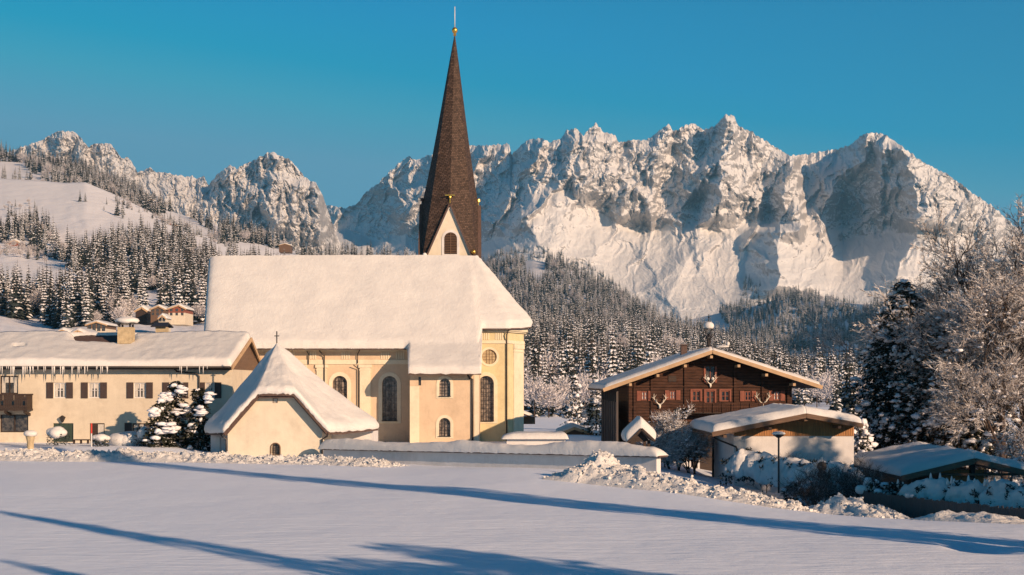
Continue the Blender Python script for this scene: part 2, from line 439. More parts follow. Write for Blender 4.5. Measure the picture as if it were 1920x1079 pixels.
spurs = [
 ([(1052,255),(1020,330),(985,400),(940,470),(925,540)], 420, 100, 240),
 ([(1118,240),(1135,330),(1170,420),(1230,520),(1270,590)], 120, 60, 90),
 ([(1300,300),(1330,380),(1310,450),(1250,560)], 110, 40, 110),
 ([(955,270),(915,330),(895,400),(885,440)], 260, 60, 130),
 ([(860,280),(800,350),(745,420),(700,470)], 180, 60, 120),
 ([(785,300),(765,350),(735,410)], 130, 30, 60),
 ([(1119,232),(1105,300),(1090,380)], 170, 30, 80),
 ([(1079,241),(1068,300),(1060,350)], 150, 25, 40),
 ([(1254,232),(1225,300),(1190,370),(1200,420)], 230, 55, 90),
 ([(1300,231),(1296,300),(1290,380)], 140, 35, 50),
 ([(1365,216),(1350,300),(1352,380),(1345,430)], 340, 45, 90),
 ([(1420,255),(1440,330),(1450,400)], 150, 35, 60),
 ([(1484,290),(1496,350),(1500,400),(1498,450)], 520, 60, 14),
 ([(1530,395),(1545,430),(1549,452)], 300, 60, 7),
 ([(1630,250),(1590,310),(1555,370),(1540,400)], 240, 30, 60),
 ([(1668,258),(1655,310),(1648,370)], 200, 26, 40),
 ([(1690,270),(1712,330),(1722,390),(1716,440)], 640, 60, 190),
 ([(1440,425),(1458,470),(1462,530),(1440,560)], 480, 64, 130),
 ([(1340,440),(1290,480),(1240,530)], 60, 30, 90),
 ([(1720,440),(1690,490),(1670,545)], 290, 55, 120),
 ([(1020,370),(985,420),(950,480),(940,540)], 120, 50, 110),
]
mt, mPX, mPY, mV = sheet('mountain_massif', [crest, cb, am, lo, bo], 560, 2300, 1.7, 330, M['mountain'], am_massif, spurs, smooth=False, crest_jit=3.5, back=(900, 1200), vpow=0.95, seed=100, jag=0.0)

# --- the mountains at the left ---------------------------------------------------
crL = [(-400,330,8200),(-150,300,8000),(0,290,7800),(50,273,7700),(81,262,7650),(108,246,7600),(128,246,7600),(142,249,7600),(154,262,7600),(167,277,7600),(172,271,7600),(192,269,7600),(208,270,7600),(222,289,7600),(228,299,7600),(238,294,7600),(247,303,7600),(258,324,7700),(281,314,7700),(293,324,7700),(306,323,7700),(322,327,7700),(347,331,7700),(361,331,7700),(370,335,7700),(382,331,7700),(392,348,7500),(406,328,7400),(432,310,7300),(444,316,7300),(462,307,7250),(491,293,7200),(509,284,7200),(526,293,7200),(542,298,7200),(556,314,7200),(570,330,7200),(584,342,7200),(592,340,7200),(596,350,7200),(603,363,7300),(611,383,7400),(630,440,7500),(660,500,7600),(700,560,7700)]
cbL = [(-400,420,7300),(0,380,7200),(150,350,7150),(250,370,7200),(380,385,7150),(450,400,6850),(520,420,6750),(580,455,6700),(610,462,6750),(660,560,7300),(700,620,7400)]
boL = [(-400,640,5500),(700,700,5500)]
def am_left(px, py, v, y):
    rock = sm((0.75 - v) / 0.3)
    wx = px + 7*fbm(px/30, py/30, 3, 161); wy = py + 7*fbm(px/30+7, py/30, 3, 162)
    return 95*rock*(ridged(wx/38, wy/95, 4, 111, 0.5)-.8) + 42*(.3+.7*rock)*(ridged(wx/12, wy/26, 4, 112)-.8) + 11*fbm(wx/3, wy/5, 3, 113, 0.6)
spL = [([(509,284),(535,330),(548,380),(560,440)], 150, 60, 70), ([(592,340),(598,380),(600,430),(597,465)], 260, 60, 12),
       ([(432,310),(470,360),(520,420),(560,455)], 130, 70, 60), ([(142,249),(150,300),(155,340)], 90, 20, 40), ([(208,270),(215,310),(222,350)], 120, 25, 40),
       ([(520,330),(500,380),(530,440)], 120, 26, 40), ([(118,246),(105,290)], 90, 25, 30)]
sheet('mountains_west', [crL, cbL, boL], -400, 700, 1.7, 220, M['mountain'], am_left, spL, smooth=False, crest_jit=3.0, back=(600, 800), seed=200)

# --- wooded hills ---------------------------------------------------------------
def am_hill(a, b):
    return lambda px, py, v, y: a*fbm(px/90, py/50, 3, 301)*np.clip(v*6, 0, 1) + b*fbm(px/14, py/8, 3, 302)*np.clip(v*6, 0, 1)
B2 = [[(-700,200,3300),(-300,255,3200),(0,292,3000),(60,300,2950),(120,312,2900),(180,330,2850),(250,362,2800),(330,400,2700),(400,420,2500),(450,440,2400),(520,462,2300),(560,470,2250),(600,488,2250),(700,494,2200),(900,520,2100)],
      [(-700,330,2400),(0,345,2350),(150,352,2300),(250,392,2250),(300,410,2200),(350,436,2100),(440,470,1900),(560,520,1800),(900,560,1800)],
      [(-700,480,1700),(0,480,1700),(300,500,1700),(900,640,1300)]]
B1 = [[(-700,310,2150),(-200,322,2100),(0,335,2050),(60,338,2000),(120,343,1970),(160,342,1950),(220,367,1900),(290,402,1850),(350,430,1750),(440,466,1650),(480,488,1600),(560,520,1500),(700,560,1300),(900,620,1000)],
      [(-700,440,1500),(0,430,1500),(150,440,1450),(300,445,1450),(450,500,1300),(560,560,1150),(900,650,900)],
      [(-700,500,1150),(0,500,1130),(130,515,1080),(300,530,1000),(450,560,920),(560,600,850),(900,670,700)],
      [(-700,575,800),(0,590,800),(100,612,730),(240,600,740),(400,600,720),(560,640,650),(900,690,560)],
      [(-700,640,520),(0,625,520),(100,640,480),(240,640,500),(400,645,500),(560,680,420),(900,705,420)],
      [(-700,781,250),(0,781,250),(560,781,250),(900,781,250)]]
C = [[(560,560,4300),(760,520,4200),(880,512,4100),(940,497,4000),(1000,488,3900),(1060,500,3800),(1120,535,3600),(1200,580,3400),(1260,612,3200),(1300,622,3100),(1370,640,3000),(1430,672,2900),(1500,712,2800),(1600,730,2700)],
     [(560,640,2900),(900,610,2900),(1000,600,2800),(1100,610,2700),(1250,650,2500),(1400,690,2300),(1500,715,2300),(1600,733,2300)],
     [(560,690,1700),(900,672,1700),(1000,660,1650),(1090,660,1500),(1200,668,1450),(1260,672,1450),(1400,700,1600),(1600,735,1700)],
     [(560,715,1000),(900,700,1050),(1000,690,1050),(1090,690,1050),(1200,694,1050),(1260,700,1050),(1400,715,1050),(1600,736,1200)],
     [(560,748,560),(1600,748,560)]]
D = [[(1150,640,5100),(1250,610,5200),(1330,592,5300),(1380,580,5300),(1430,570,5250),(1480,553,5100),(1530,560,4800),(1570,566,4500),(1620,570,4150),(1720,570,3500),(1900,550,2800),(2300,480,2000)],
     [(1150,660,4500),(1350,640,4600),(1430,640,4500),(1480,640,4350),(1560,650,3900),(1700,640,3100),(2300,600,1600)],
     [(1150,700,3700),(1430,700,3600),(1560,705,3000),(1700,700,2400),(2300,680,1300)],
     [(1150,728,2600),(1560,729,2300),(2300,731,1000)]]
oB2, pxB2, pyB2, vB2 = sheet('wooded_ridge', B2, -700, 900, 6, 60, M['hill'], am_hill(40, 10), seed=301)
oB1, pxB1, pyB1, vB1 = sheet('meadow_hill', B1, -700, 900, 5, 150, M['hill'], am_hill(22, 4), back=(80, 150), seed=302)
oC, pxC, pyC, vC = sheet('wooded_spur', C, 560, 1600, 5, 120, M['hill'], am_hill(60, 12), seed=303)
spD = [([(1480,555),(1450,620),(1420,700)], 300, 130, 90)]
oD, pxD, pyD, vD = sheet('valley_slopes', D, 1150, 2300, 6, 80, M['hill'], am_hill(60, 15), spD, seed=304)

# ------------------------------------------------------------------ forest trees
def spruce_mesh(name, seed, h=24.0, rad=0.155, tiers=17, snowy=0.7, slump=0.35, nb=8):
    q = random.Random(seed); mb = MB()
    mb.tube([(0,0,-2.0),(0,0,h*0.5),(0,0,h*0.97)], [h*0.014, h*0.009, 0.03], 4, 0)
    for i in range(tiers):
        t = (i + q.uniform(-.2, .2)) / tiers; z = h*(0.07 + 0.90*t)
        R = h*rad*(1 - t*0.96)**0.8 * q.uniform(0.82, 1.12)
        n = max(4, int(nb*(1-t*0.5)))
        a0 = q.uniform(0, 6.28)
        for k in range(n):
            a = a0 + 6.283*(k + q.uniform(-.25, .25))/n; r = R*q.uniform(0.7, 1.15)
            c, s_ = math.cos(a), math.sin(a); zt = z - r*q.uniform(slump*.8, slump*1.7)
            w_ = r*q.uniform(0.28, 0.42); zm = z - r*0.12
            def pt(d, e, zz): return (c*d - s_*e, s_*d + c*e, zz)
            for lay in ((0, 1), (1, 2)):
                if lay[0] == 1 and q.random() > snowy: continue
                up = 0.0 if lay[0] == 0 else h*0.006; k_ = 1.0 if lay[0] == 0 else q.uniform(0.7, 1.02)
                vs = [pt(0, 0, z+up+.05*r), pt(r*.6*k_, -w_*k_, zm-w_*.55+up*1.6), pt(r*.6*k_, w_*k_, zm-w_*.55+up*1.6), pt(r*.62*k_, 0, zm+up*2.4), pt(r*k_, 0, zt+up*1.5)]
                mb.add(vs, [(0,1,3),(0,3,2),(1,4,3),(3,4,2)], lay[1])
    return mb.mesh(name, [M['bark'], M['needle'], M['tree_snow']])
SPR = [spruce_mesh('spruce_tree', 11, snowy=0.2), spruce_mesh('spruce_tree', 12, rad=0.13, tiers=19, snowy=0.8), spruce_mesh('spruce_tree', 13, h=20, rad=0.19, tiers=14, snowy=0.42)]

def frost_mesh(name, seed, h=15.0, nseg=190):
    """a leafless tree white with frost, far away"""
    q = random.Random(seed); mb = MB()
    mb.tube([(0,0,-1.5),(0,0,h*0.3),(q.uniform(-.4,.4),0,h*0.6)], [h*.018, h*.014, h*.006], 4, 0)
    for i in range(nseg):
        a = q.uniform(0, 6.28); e = q.uniform(0.15, 1.45); L = h*q.uniform(0.22, 0.42)
        z0 = h*q.uniform(0.2, 0.55); r0 = h*0.10*q.random()
        p0 = Vector((math.cos(a)*r0, math.sin(a)*r0, z0)); d = Vector((math.cos(a)*math.cos(e), math.sin(a)*math.cos(e), math.sin(e)))
        p1 = p0 + d*L + Vector((0, 0, h*0.05))
        for k in range(5):
            b = p0.lerp(p1, q.uniform(0.35, 1.0)); dd = (d + Vector((q.uniform(-.8,.8), q.uniform(-.8,.8), q.uniform(-.5,.6)))).normalized()
            sd_ = dd.cross(Vector((q.uniform(-1,1), q.uniform(-1,1), q.uniform(-1,1)))).normalized()*h*0.012
            mb.add([b-sd_, b+sd_, b+dd*h*q.uniform(.06,.13)], [(0,1,2)], 1)
    return mb.mesh(name, [M['bark'], M['frost']])
FRO = [frost_mesh('frosted_tree', 31), frost_mesh('frosted_tree', 32, 12)]

def inpoly(px, py, poly):
    r = np.zeros(px.shape, bool); n = len(poly)
    for i in range(n):
        x1, y1 = poly[i]; x2, y2 = poly[(i+1) % n]
        c = ((y1 > py) != (y2 > py)) & (px < (x2-x1)*(py-y1)/(y2-y1+1e-9) + x1)
        r ^= c
    return r

def scatter(px, py, V3, polys, spacing, seed, holes=(), grow=1.0):
    """points on a sheet inside screen-drawn woods; spacing in metres on the ground"""
    r = np.random.RandomState(seed); out = []
    nv, nu = px.shape
    A = V3[:-1, :-1]; Bq = V3[:-1, 1:]; Cq = V3[1:, :-1]
    area = np.linalg.norm(np.cross(Bq - A, Cq - A), axis=-1)
    m = np.zeros((nv-1, nu-1), bool); cx_ = px[:-1, :-1]; cy_ = py[:-1, :-1]
    for p in polys: m |= inpoly(cx_, cy_, p)
    for p in holes: m &= ~inpoly(cx_, cy_, p)
    Am = A; dn = fbm(Am[..., 0]/(spacing*9), Am[..., 1]/(spacing*14), 3, seed+400)
    n = r.poisson(area/spacing**2 * m * np.clip(1.15 + 1.5*dn, 0.12, 2.2))
    js, is_ = np.nonzero(n)
    for j, i in zip(js, is_):
        for _ in range(n[j, i]):
            a, b = r.rand(), r.rand()
            out.append(tuple(V3[j, i]*(1-a)*(1-b) + V3[j, i+1]*a*(1-b) + V3[j+1, i]*(1-a)*b + V3[j+1, i+1]*a*b))
    return out
FOREST = []      # (x, y, z, variant 0-2 spruce / 3-4 frosted, scale, yaw)
def plant(pts, seed, frost=0.1, smin=0.5, smax=1.3):
    q = random.Random(seed)
    for p in pts:
        k = q.choice((0, 0, 1, 1, 2)) if q.random() > frost else q.choice((3, 4))
        FOREST.append((p[0], p[1], p[2], k, q.uniform(smin, smax), q.uniform(0, 6.28)))
F1 = [(-200,395),(0,435),(60,425),(85,440),(105,462),(140,478),(200,472),(240,452),(290,448),(335,455),(372,480),(400,505),(450,520),(450,612),(390,606),(330,612),(250,600),(215,600),(175,590),(140,560),(150,545),(150,520),(120,492),(60,470),(0,455),(-200,450)]
F2 = [(-300,560),(-50,560),(60,572),(150,578),(235,580),(240,604),(200,608),(110,618),(60,604),(0,592),(-50,590),(-300,600)]
F1b = [(420,500),(470,505),(560,520),(600,545),(600,610),(440,610)]
plant(scatter(pxB1, pyB1, vB1, [F1, F1b], 10.0, 1), 1, 0.10, 0.7, 1.35)
plant(scatter(pxB1, pyB1, vB1, [F2], 7.5, 2), 2, 0.08, 0.85, 1.35)
# beneath the chimney and along field edges
plant(scatter(pxB1, pyB1, vB1, [[(160,590),(215,588),(235,600),(230,612),(180,612)]], 10, 3), 3, 0.7)
F3 = [(-700,150),(0,285),(60,295),(120,308),(180,325),(250,358),(330,395),(400,412),(450,430),(520,455),(560,462),(600,480),(700,488),(900,515),(900,560),(440,474),(350,440),(290,408),(230,380),(160,356),(0,352),(-700,352)]
M2 = [(285,398),(330,398),(372,420),(410,440),(380,452),(330,430)]
M3 = [(-50,303),(30,303),(62,326),(50,340),(-50,340)]
M4 = [(415,455),(470,455),(560,478),(560,500),(470,490)]
plant(scatter(pxB2, pyB2, vB2, [F3], 18.0, 4, [M2, M3, M4]), 4, 0.10, 0.9, 1.7)
# meadow edge of the front hill
plant(scatter(pxB1, pyB1, vB1, [[(160,336),(230,366),(300,402),(360,430),(440,462),(440,474),(350,440),(280,408),(220,382),(160,350)]], 16.0, 5), 5, 0.3, 0.35, 0.7)
plant(scatter(pxB1, pyB1, vB1, [[(-200,350),(40,370),(70,390),(70,424),(0,434),(-200,400)]], 30.0, 6), 6, 0.8, 0.3, 0.7)
plant(scatter(pxB1, pyB1, vB1, [[(0,455),(60,470),(110,492),(100,500),(40,482),(-60,480),(-60,455)]], 14.0, 7), 7, 0.8, 0.3, 0.6)
FC = [(560,540),(760,510),(880,505),(940,490),(1000,480),(1060,492),(1120,528),(1200,573),(1260,604),(1300,615),(1370,633),(1430,667),(1500,707),(1600,726),(1600,733),(1400,702),(1260,674),(1200,665),(1085,660),(1000,662),(900,674),(560,690)]
FCh = [(985,483),(1010,487),(1030,520),(1000,530),(975,510)]
plant(scatter(pxC, pyC, vC, [FC], 19.0, 8, [FCh]), 8, 0.08, 1.0, 2.1)
FC2 = [(900,700),(1000,690),(1090,694),(1200,700),(1260,694),(1400,712),(1600,733),(1600,750),(900,750)]
plant(scatter(pxC, pyC, vC, [FC2], 8.5, 9), 9, 0.12, 0.8, 1.15)
plant(scatter(pxC, pyC, vC, [[(1215,668),(1240,668),(1262,672),(1262,694),(1225,694)]], 16.0, 10), 10, 0.1, 0.7, 1.0)
FD = [(1150,632),(1330,588),(1430,566),(1480,550),(1530,556),(1570,566),(1620,571),(1720,571),(1900,550),(2300,480),(2300,728),(1150,728)]
FDh = [(1560,565),(1630,569),(1640,582),(1590,580)]
FDh2 = [(1200,600),(1350,590),(1375,640),(1360,700),(1300,700),(1150,640)]
plant(scatter(pxD, pyD, vD, [FD], 25.0, 11, [FDh, FDh2]), 11, 0.05, 1.2, 2.2)
# lower flank of the massif: open wood
FM = [(930,478),(960,470),(1040,470),(1090,490),(1150,530),(1220,575),(1220,600),(900,600),(900,500)]
plant(scatter(mPX, mPY, mV, [FM], 34.0, 12), 12, 0.08, 1.1, 2.1)
FM2 = [(1395,520),(1440,545),(1490,548),(1550,560),(1620,570),(1620,600),(1380,600)]
plant(scatter(mPX, mPY, mV, [FM2], 30.0, 13), 13, 0.05, 0.9, 1.7)
# level valley floor behind the village
q = random.Random(77)
for i in range(640):
    Yt = q.uniform(430, 1000); pxt = q.uniform(975, 1240)
    if pxt > 1090 and Yt > 900: continue
    FOREST.append((X(pxt, Yt), Yt, -6.0, q.choice((0,0,1,1,2,2,3)), q.uniform(0.75, 1.15), q.uniform(0, 6)))
for i in range(60):
    Yt = q.uniform(215, 420); pxt = q.uniform(985, 1130)
    FOREST.append((X(pxt, Yt), Yt, -5.8, q.choice((0,2,3,3,4,4,4)), q.uniform(0.32, 0.62), q.uniform(0, 6)))
for i in range(46):
    Yt = q.uniform(190, 330); pxt = q.uniform(1560, 1760)
    FOREST.append((X(pxt, Yt), Yt, -6.5, q.choice((0,2,1,3)), q.uniform(0.35, 0.6), q.uniform(0, 6)))
for i in range(90):
    Yt = q.uniform(420, 700); pxt = q.uniform(1470, 1640)
    FOREST.append((X(pxt, Yt), Yt, -6.5, q.choice((0,2,1,3)), q.uniform(0.4, 0.75), q.uniform(0, 6)))

# the 300 that show largest are trees of their own, the rest is one mass
def shows(t):
    pxt = CX + t[0]/t[1]*F; base = HY - t[2]/t[1]*F; top = HY - (t[2] + 23*t[4])/t[1]*F
    if not (-5 < pxt < 1600): return 0
    if pxt < 480 and top > 618: return 0
    if 385 < pxt < 985 and top > 484: return 0
    if pxt > 985 and top > 790: return 0
    if 1150 < pxt < 1500 and top > 700: return 0
    return 23*t[4]/t[1]
FOREST.sort(key=lambda t: -shows(t))
own = FOREST[:285]; mass = FOREST[285:]
protos = {}
def kindof(t):
    pxt = CX + t[0]/t[1]*F
    fr = t[3] > 2
    if pxt < 500:
        return ('white frosted leafless tree on the slope behind the long farmhouse', 'frosted trees on the left hillside') if fr else ('snow laden spruce in the dense wood behind the long farmhouse', 'spruces on the left hillside')
    if pxt < 1140:
        return ('frosted leafless tree in the wood between church and chalet', 'frosted trees between church and chalet') if fr else ('snow laden spruce in the wood between church and chalet', 'spruces between church and chalet')
    return ('frosted leafless tree in the wood behind the wooden chalet', 'frosted trees behind the chalet') if fr else ('snow laden spruce in the wood behind the wooden chalet', 'spruces behind the chalet')
for t in own:
    fr = t[3] > 2; me = (FRO[t[3]-3] if fr else SPR[t[3]])
    o = bpy.data.objects.new('frosted_tree' if fr else 'spruce_tree', me); COL.objects.link(o)
    o.location = t[:3]; o.scale = (t[4],)*3; o.rotation_euler = (0, 0, t[5])
    lb, gr = kindof(t); tag(o, lb, 'tree', gr)
    protos.setdefault(t[3], o)
for k in range(5):
    if k not in protos:
        o = bpy.data.objects.new('frosted_tree' if k > 2 else 'spruce_tree', FRO[k-3] if k > 2 else SPR[k]); COL.objects.link(o)
        Yt = 800; o.location = (X(1100, Yt), Yt, -6); tag(o, 'lone tree in the wood between church and chalet', 'tree'); protos[k] = o

def stuff_forest(name, pts, label):
    me = bpy.data.meshes.new(name); me.from_pydata([p[:3] for p in pts], [], [])
    for an, ty, vals in (('tvar', 'INT', [p[3] for p in pts]), ('tscale', 'FLOAT', [p[4] for p in pts]), ('tyaw', 'FLOAT', [p[5] for p in pts])):
        at = me.attributes.new(an, ty, 'POINT'); at.data.foreach_set('value', vals)
    o = bpy.data.objects.new(name, me); COL.objects.link(o)
    ng = bpy.data.node_groups.new('forest', 'GeometryNodeTree')
    ng.interface.new_socket('Geometry', in_out='INPUT', socket_type='NodeSocketGeometry')
    ng.interface.new_socket('Geometry', in_out='OUTPUT', socket_type='NodeSocketGeometry')
    gi = ng.nodes.new('NodeGroupInput'); go = ng.nodes.new('NodeGroupOutput'); jn = ng.nodes.new('GeometryNodeJoinGeometry')
    def named(nm, ty):
        n = ng.nodes.new('GeometryNodeInputNamedAttribute'); n.data_type = ty; n.inputs['Name'].default_value = nm; return n.outputs['Attribute']
    cmb = ng.nodes.new('ShaderNodeCombineXYZ'); ng.links.new(named('tyaw', 'FLOAT'), cmb.inputs['Z'])
    rot = ng.nodes.new('FunctionNodeEulerToRotation'); ng.links.new(cmb.outputs[0], rot.inputs[0])
    for k in range(5):
        oi = ng.nodes.new('GeometryNodeObjectInfo'); oi.transform_space = 'ORIGINAL'; oi.inputs['Object'].default_value = protos[k]
        cp = ng.nodes.new('FunctionNodeCompare'); cp.data_type = 'INT'; cp.operation = 'EQUAL'
        ng.links.new(named('tvar', 'INT'), cp.inputs[2]); cp.inputs[3].default_value = k
        ip = ng.nodes.new('GeometryNodeInstanceOnPoints')
        ng.links.new(gi.outputs[0], ip.inputs['Points']); ng.links.new(cp.outputs[0], ip.inputs['Selection'])
        ng.links.new(oi.outputs['Geometry'], ip.inputs['Instance']); ng.links.new(rot.outputs[0], ip.inputs['Rotation'])
        ng.links.new(named('tscale', 'FLOAT'), ip.inputs['Scale']); ng.links.new(ip.outputs[0], jn.inputs[0])
    ng.links.new(jn.outputs[0], go.inputs[0])
    m = o.modifiers.new('forest', 'NODES'); m.node_group = ng
    tag(o, label, 'forest', kind='stuff')
    print('forest', name, len(pts))
stuff_forest('forest', mass, 'snowy spruce forest covering the hillsides behind the village')

# lone trees out on the left meadow
def on_sheet(px, py, PXs, PYs, V3):
    d = (PXs-px)**2 + ((PYs-py)*2)**2; j, i = np.unravel_index(np.argmin(d), d.shape); return V3[j, i]
for (px_, py_, hh, k, lb) in [(149,378,14,0,'small dark spruce alone on the sunny meadow, left of its pair'), (159,378,13,2,'small dark spruce alone on the sunny meadow, right of its pair'),
        (221,406,24,0,'tallest spruce of the little clump low on the left meadow'), (231,404,20,2,'pale spruce at the right edge of the clump on the left meadow'),
        (228,409,14,1,'short spruce at the foot of the clump on the left meadow'), (198,383,9,1,'tiny snowy spruce halfway across the left meadow'), (195,393,6,2,'tiny bush-like spruce below the middle of the left meadow')]:
    p = on_sheet(px_, py_, pxB1, pyB1, vB1)
    o = bpy.data.objects.new('spruce_tree', SPR[k]); COL.objects.link(o); o.location = p; o.scale = (hh/23*1.15,)*3
    tag(o, lb, 'tree')
# ------------------------------------------------------------------ materials of the buildings
M['yellow'] = m_plaster('yellow_plaster', (0.66, 0.57, 0.35))
M['peach'] = m_plaster('peach_plaster', (0.66, 0.51, 0.36))
M['trim'] = m_plaster('cream_trim', (0.74, 0.66, 0.50), 0.06)
M['white'] = m_plaster('white_lime_plaster', (0.68, 0.66, 0.65))
M['farm'] = m_plaster('cream_farmhouse_plaster', (0.64, 0.56, 0.44))
M['cream'] = m_plaster('chapel_plaster', (0.69, 0.62, 0.50))
M['darkwood'] = plain('dark_old_timber', (0.034, 0.020, 0.014), 0.75, 0.5, 2.0, 0.02, stretch=(0.5, 1, 6))
M['brownwood'] = plain('brown_timber', (0.13, 0.075, 0.045), 0.7, 0.4, 2.0, 0.02, stretch=(1, 1, 6))
M['warmwood'] = plain('honey_boards', (0.42, 0.20, 0.07), 0.65, 0.35, 2.2, 0.02, stretch=(6, 6, 0.6))
M['barge'] = plain('pale_barge_board', (0.45, 0.30, 0.17), 0.7, 0.2, 2.0)
M['redwood'] = plain('red_brown_shutter', (0.22, 0.066, 0.038), 0.65, 0.25, 4.0)
M['metal'] = plain('dark_metal', (0.05, 0.045, 0.045), 0.45, 0.2, 3, metal=0.5)
M['tile'] = plain('dark_shingle_edge', (0.09, 0.055, 0.045), 0.8, 0.6, 9, 0.05)
M['gold'] = plain('gilded_copper', (0.75, 0.45, 0.10), 0.35, 0.1, 3, metal=0.9)
M['ironwhite'] = plain('pale_metal', (0.6, 0.6, 0.58), 0.5, 0.1, 3)
M['antler'] = plain('bleached_antler', (0.72, 0.66, 0.55), 0.7, 0.15, 4)
M['concrete'] = plain('chimney_render', (0.42, 0.33, 0.20), 0.85, 0.3, 3, 0.02)
M['fence'] = plain('grey_fence_boards', (0.085, 0.07, 0.065), 0.85, 0.4, 3, 0.02, stretch=(5, 5, 0.5))
M['greendoor'] = plain('dark_green_door', (0.03, 0.05, 0.035), 0.6, 0.3, 3)
M['red'] = plain('red_paint', (0.55, 0.05, 0.03), 0.5, 0.1, 3)
M['curtain'] = plain('net_curtain', (0.5, 0.47, 0.42), 0.8, 0.4, 5, stretch=(6, 1, 0.7))
M['ice'] = plain('ice', (0.75, 0.72, 0.68), 0.25, 0.1, 3)
def m_glass(name, a=(0.02, 0.022, 0.028), b=(0.10, 0.09, 0.08)):
    t = NT(name); c = t.ramp(t.noise(3.0, 4, 0.7), [(0.4, a), (0.65, b)])
    return t.out(c, 0.18, t.bump(t.noise(5, 2), 0.3, 0.01), spec=0.6)
M['glass'] = m_glass('window_glass'); M['leadglass'] = m_glass('leaded_glass', (0.09, 0.075, 0.065), (0.34, 0.28, 0.23))
def m_shingle(name, base, sx, sz):
    t = NT(name); mp = t.new('ShaderNodeMapping'); t.link(t.tc.outputs['Object'], mp.inputs['Vector']); mp.inputs['Rotation'].default_value = (math.radians(90), 0, 0)
    sp = t.new('ShaderNodeSeparateXYZ'); t.link(t.tc.outputs['Object'], sp.inputs[0])
    cb_ = t.new('ShaderNodeCombineXYZ'); t.link(t.math('ADD', sp.outputs[0], sp.outputs[1]), cb_.inputs[0]); t.link(sp.outputs[2], cb_.inputs[1])
    br = t.new('ShaderNodeTexBrick'); t.link(cb_.outputs[0], br.inputs['Vector'])
    br.inputs['Scale'].default_value = 1; br.inputs['Brick Width'].default_value = sx; br.inputs['Row Height'].default_value = sz; br.inputs['Mortar Size'].default_value = 0.02
    br.inputs['Color1'].default_value = (*[x*1.5 for x in base], 1); br.inputs['Color2'].default_value = (*[x*.65 for x in base], 1); br.inputs['Mortar'].default_value = (*[x*.25 for x in base], 1)
    n1 = t.ramp(t.noise(3.5, 6, 0.75), [(0.35, (0.55, 0.55, 0.55)), (0.62, (1.15, 1.15, 1.15)), (0.75, (2.0, 1.9, 1.8))])
    c = t.mix(1.0, br.outputs['Color'], n1, 'MULTIPLY')
    return t.out(c, 0.75, t.bump(br.outputs['Fac'], 0.7, -0.03, t.bump(t.noise(9, 3), 0.6, 0.03)), spec=0.3)
M['spire'] = m_shingle('spire_shingles', (0.085, 0.054, 0.040), 0.24, 0.17)
def m_logs(name, base, row=0.22):
    t = NT(name); sp = t.new('ShaderNodeSeparateXYZ'); t.link(t.tc.outputs['Object'], sp.inputs[0])
    fr = t.math('FRACT', t.math('DIVIDE', sp.outputs[2], row))
    gap = t.ramp(fr, [(0.0, (0.12, 0.12, 0.12)), (0.12, (1, 1, 1)), (0.8, (1.1, 1.1, 1.1)), (1.0, (0.3, 0.3, 0.3))])
    nn = t.ramp(t.noise(1.3, 5, 0.65, (1, 1, 7)), [(0.3, tuple(x*.5 for x in base)), (0.7, tuple(x*1.7 for x in base))])
    return t.out(t.mix(1.0, nn, gap, 'MULTIPLY'), 0.75, t.bump(fr, 0.5, 0.04), spec=0.2)
M['logs'] = m_logs('old_log_wall', (0.055, 0.026, 0.017))

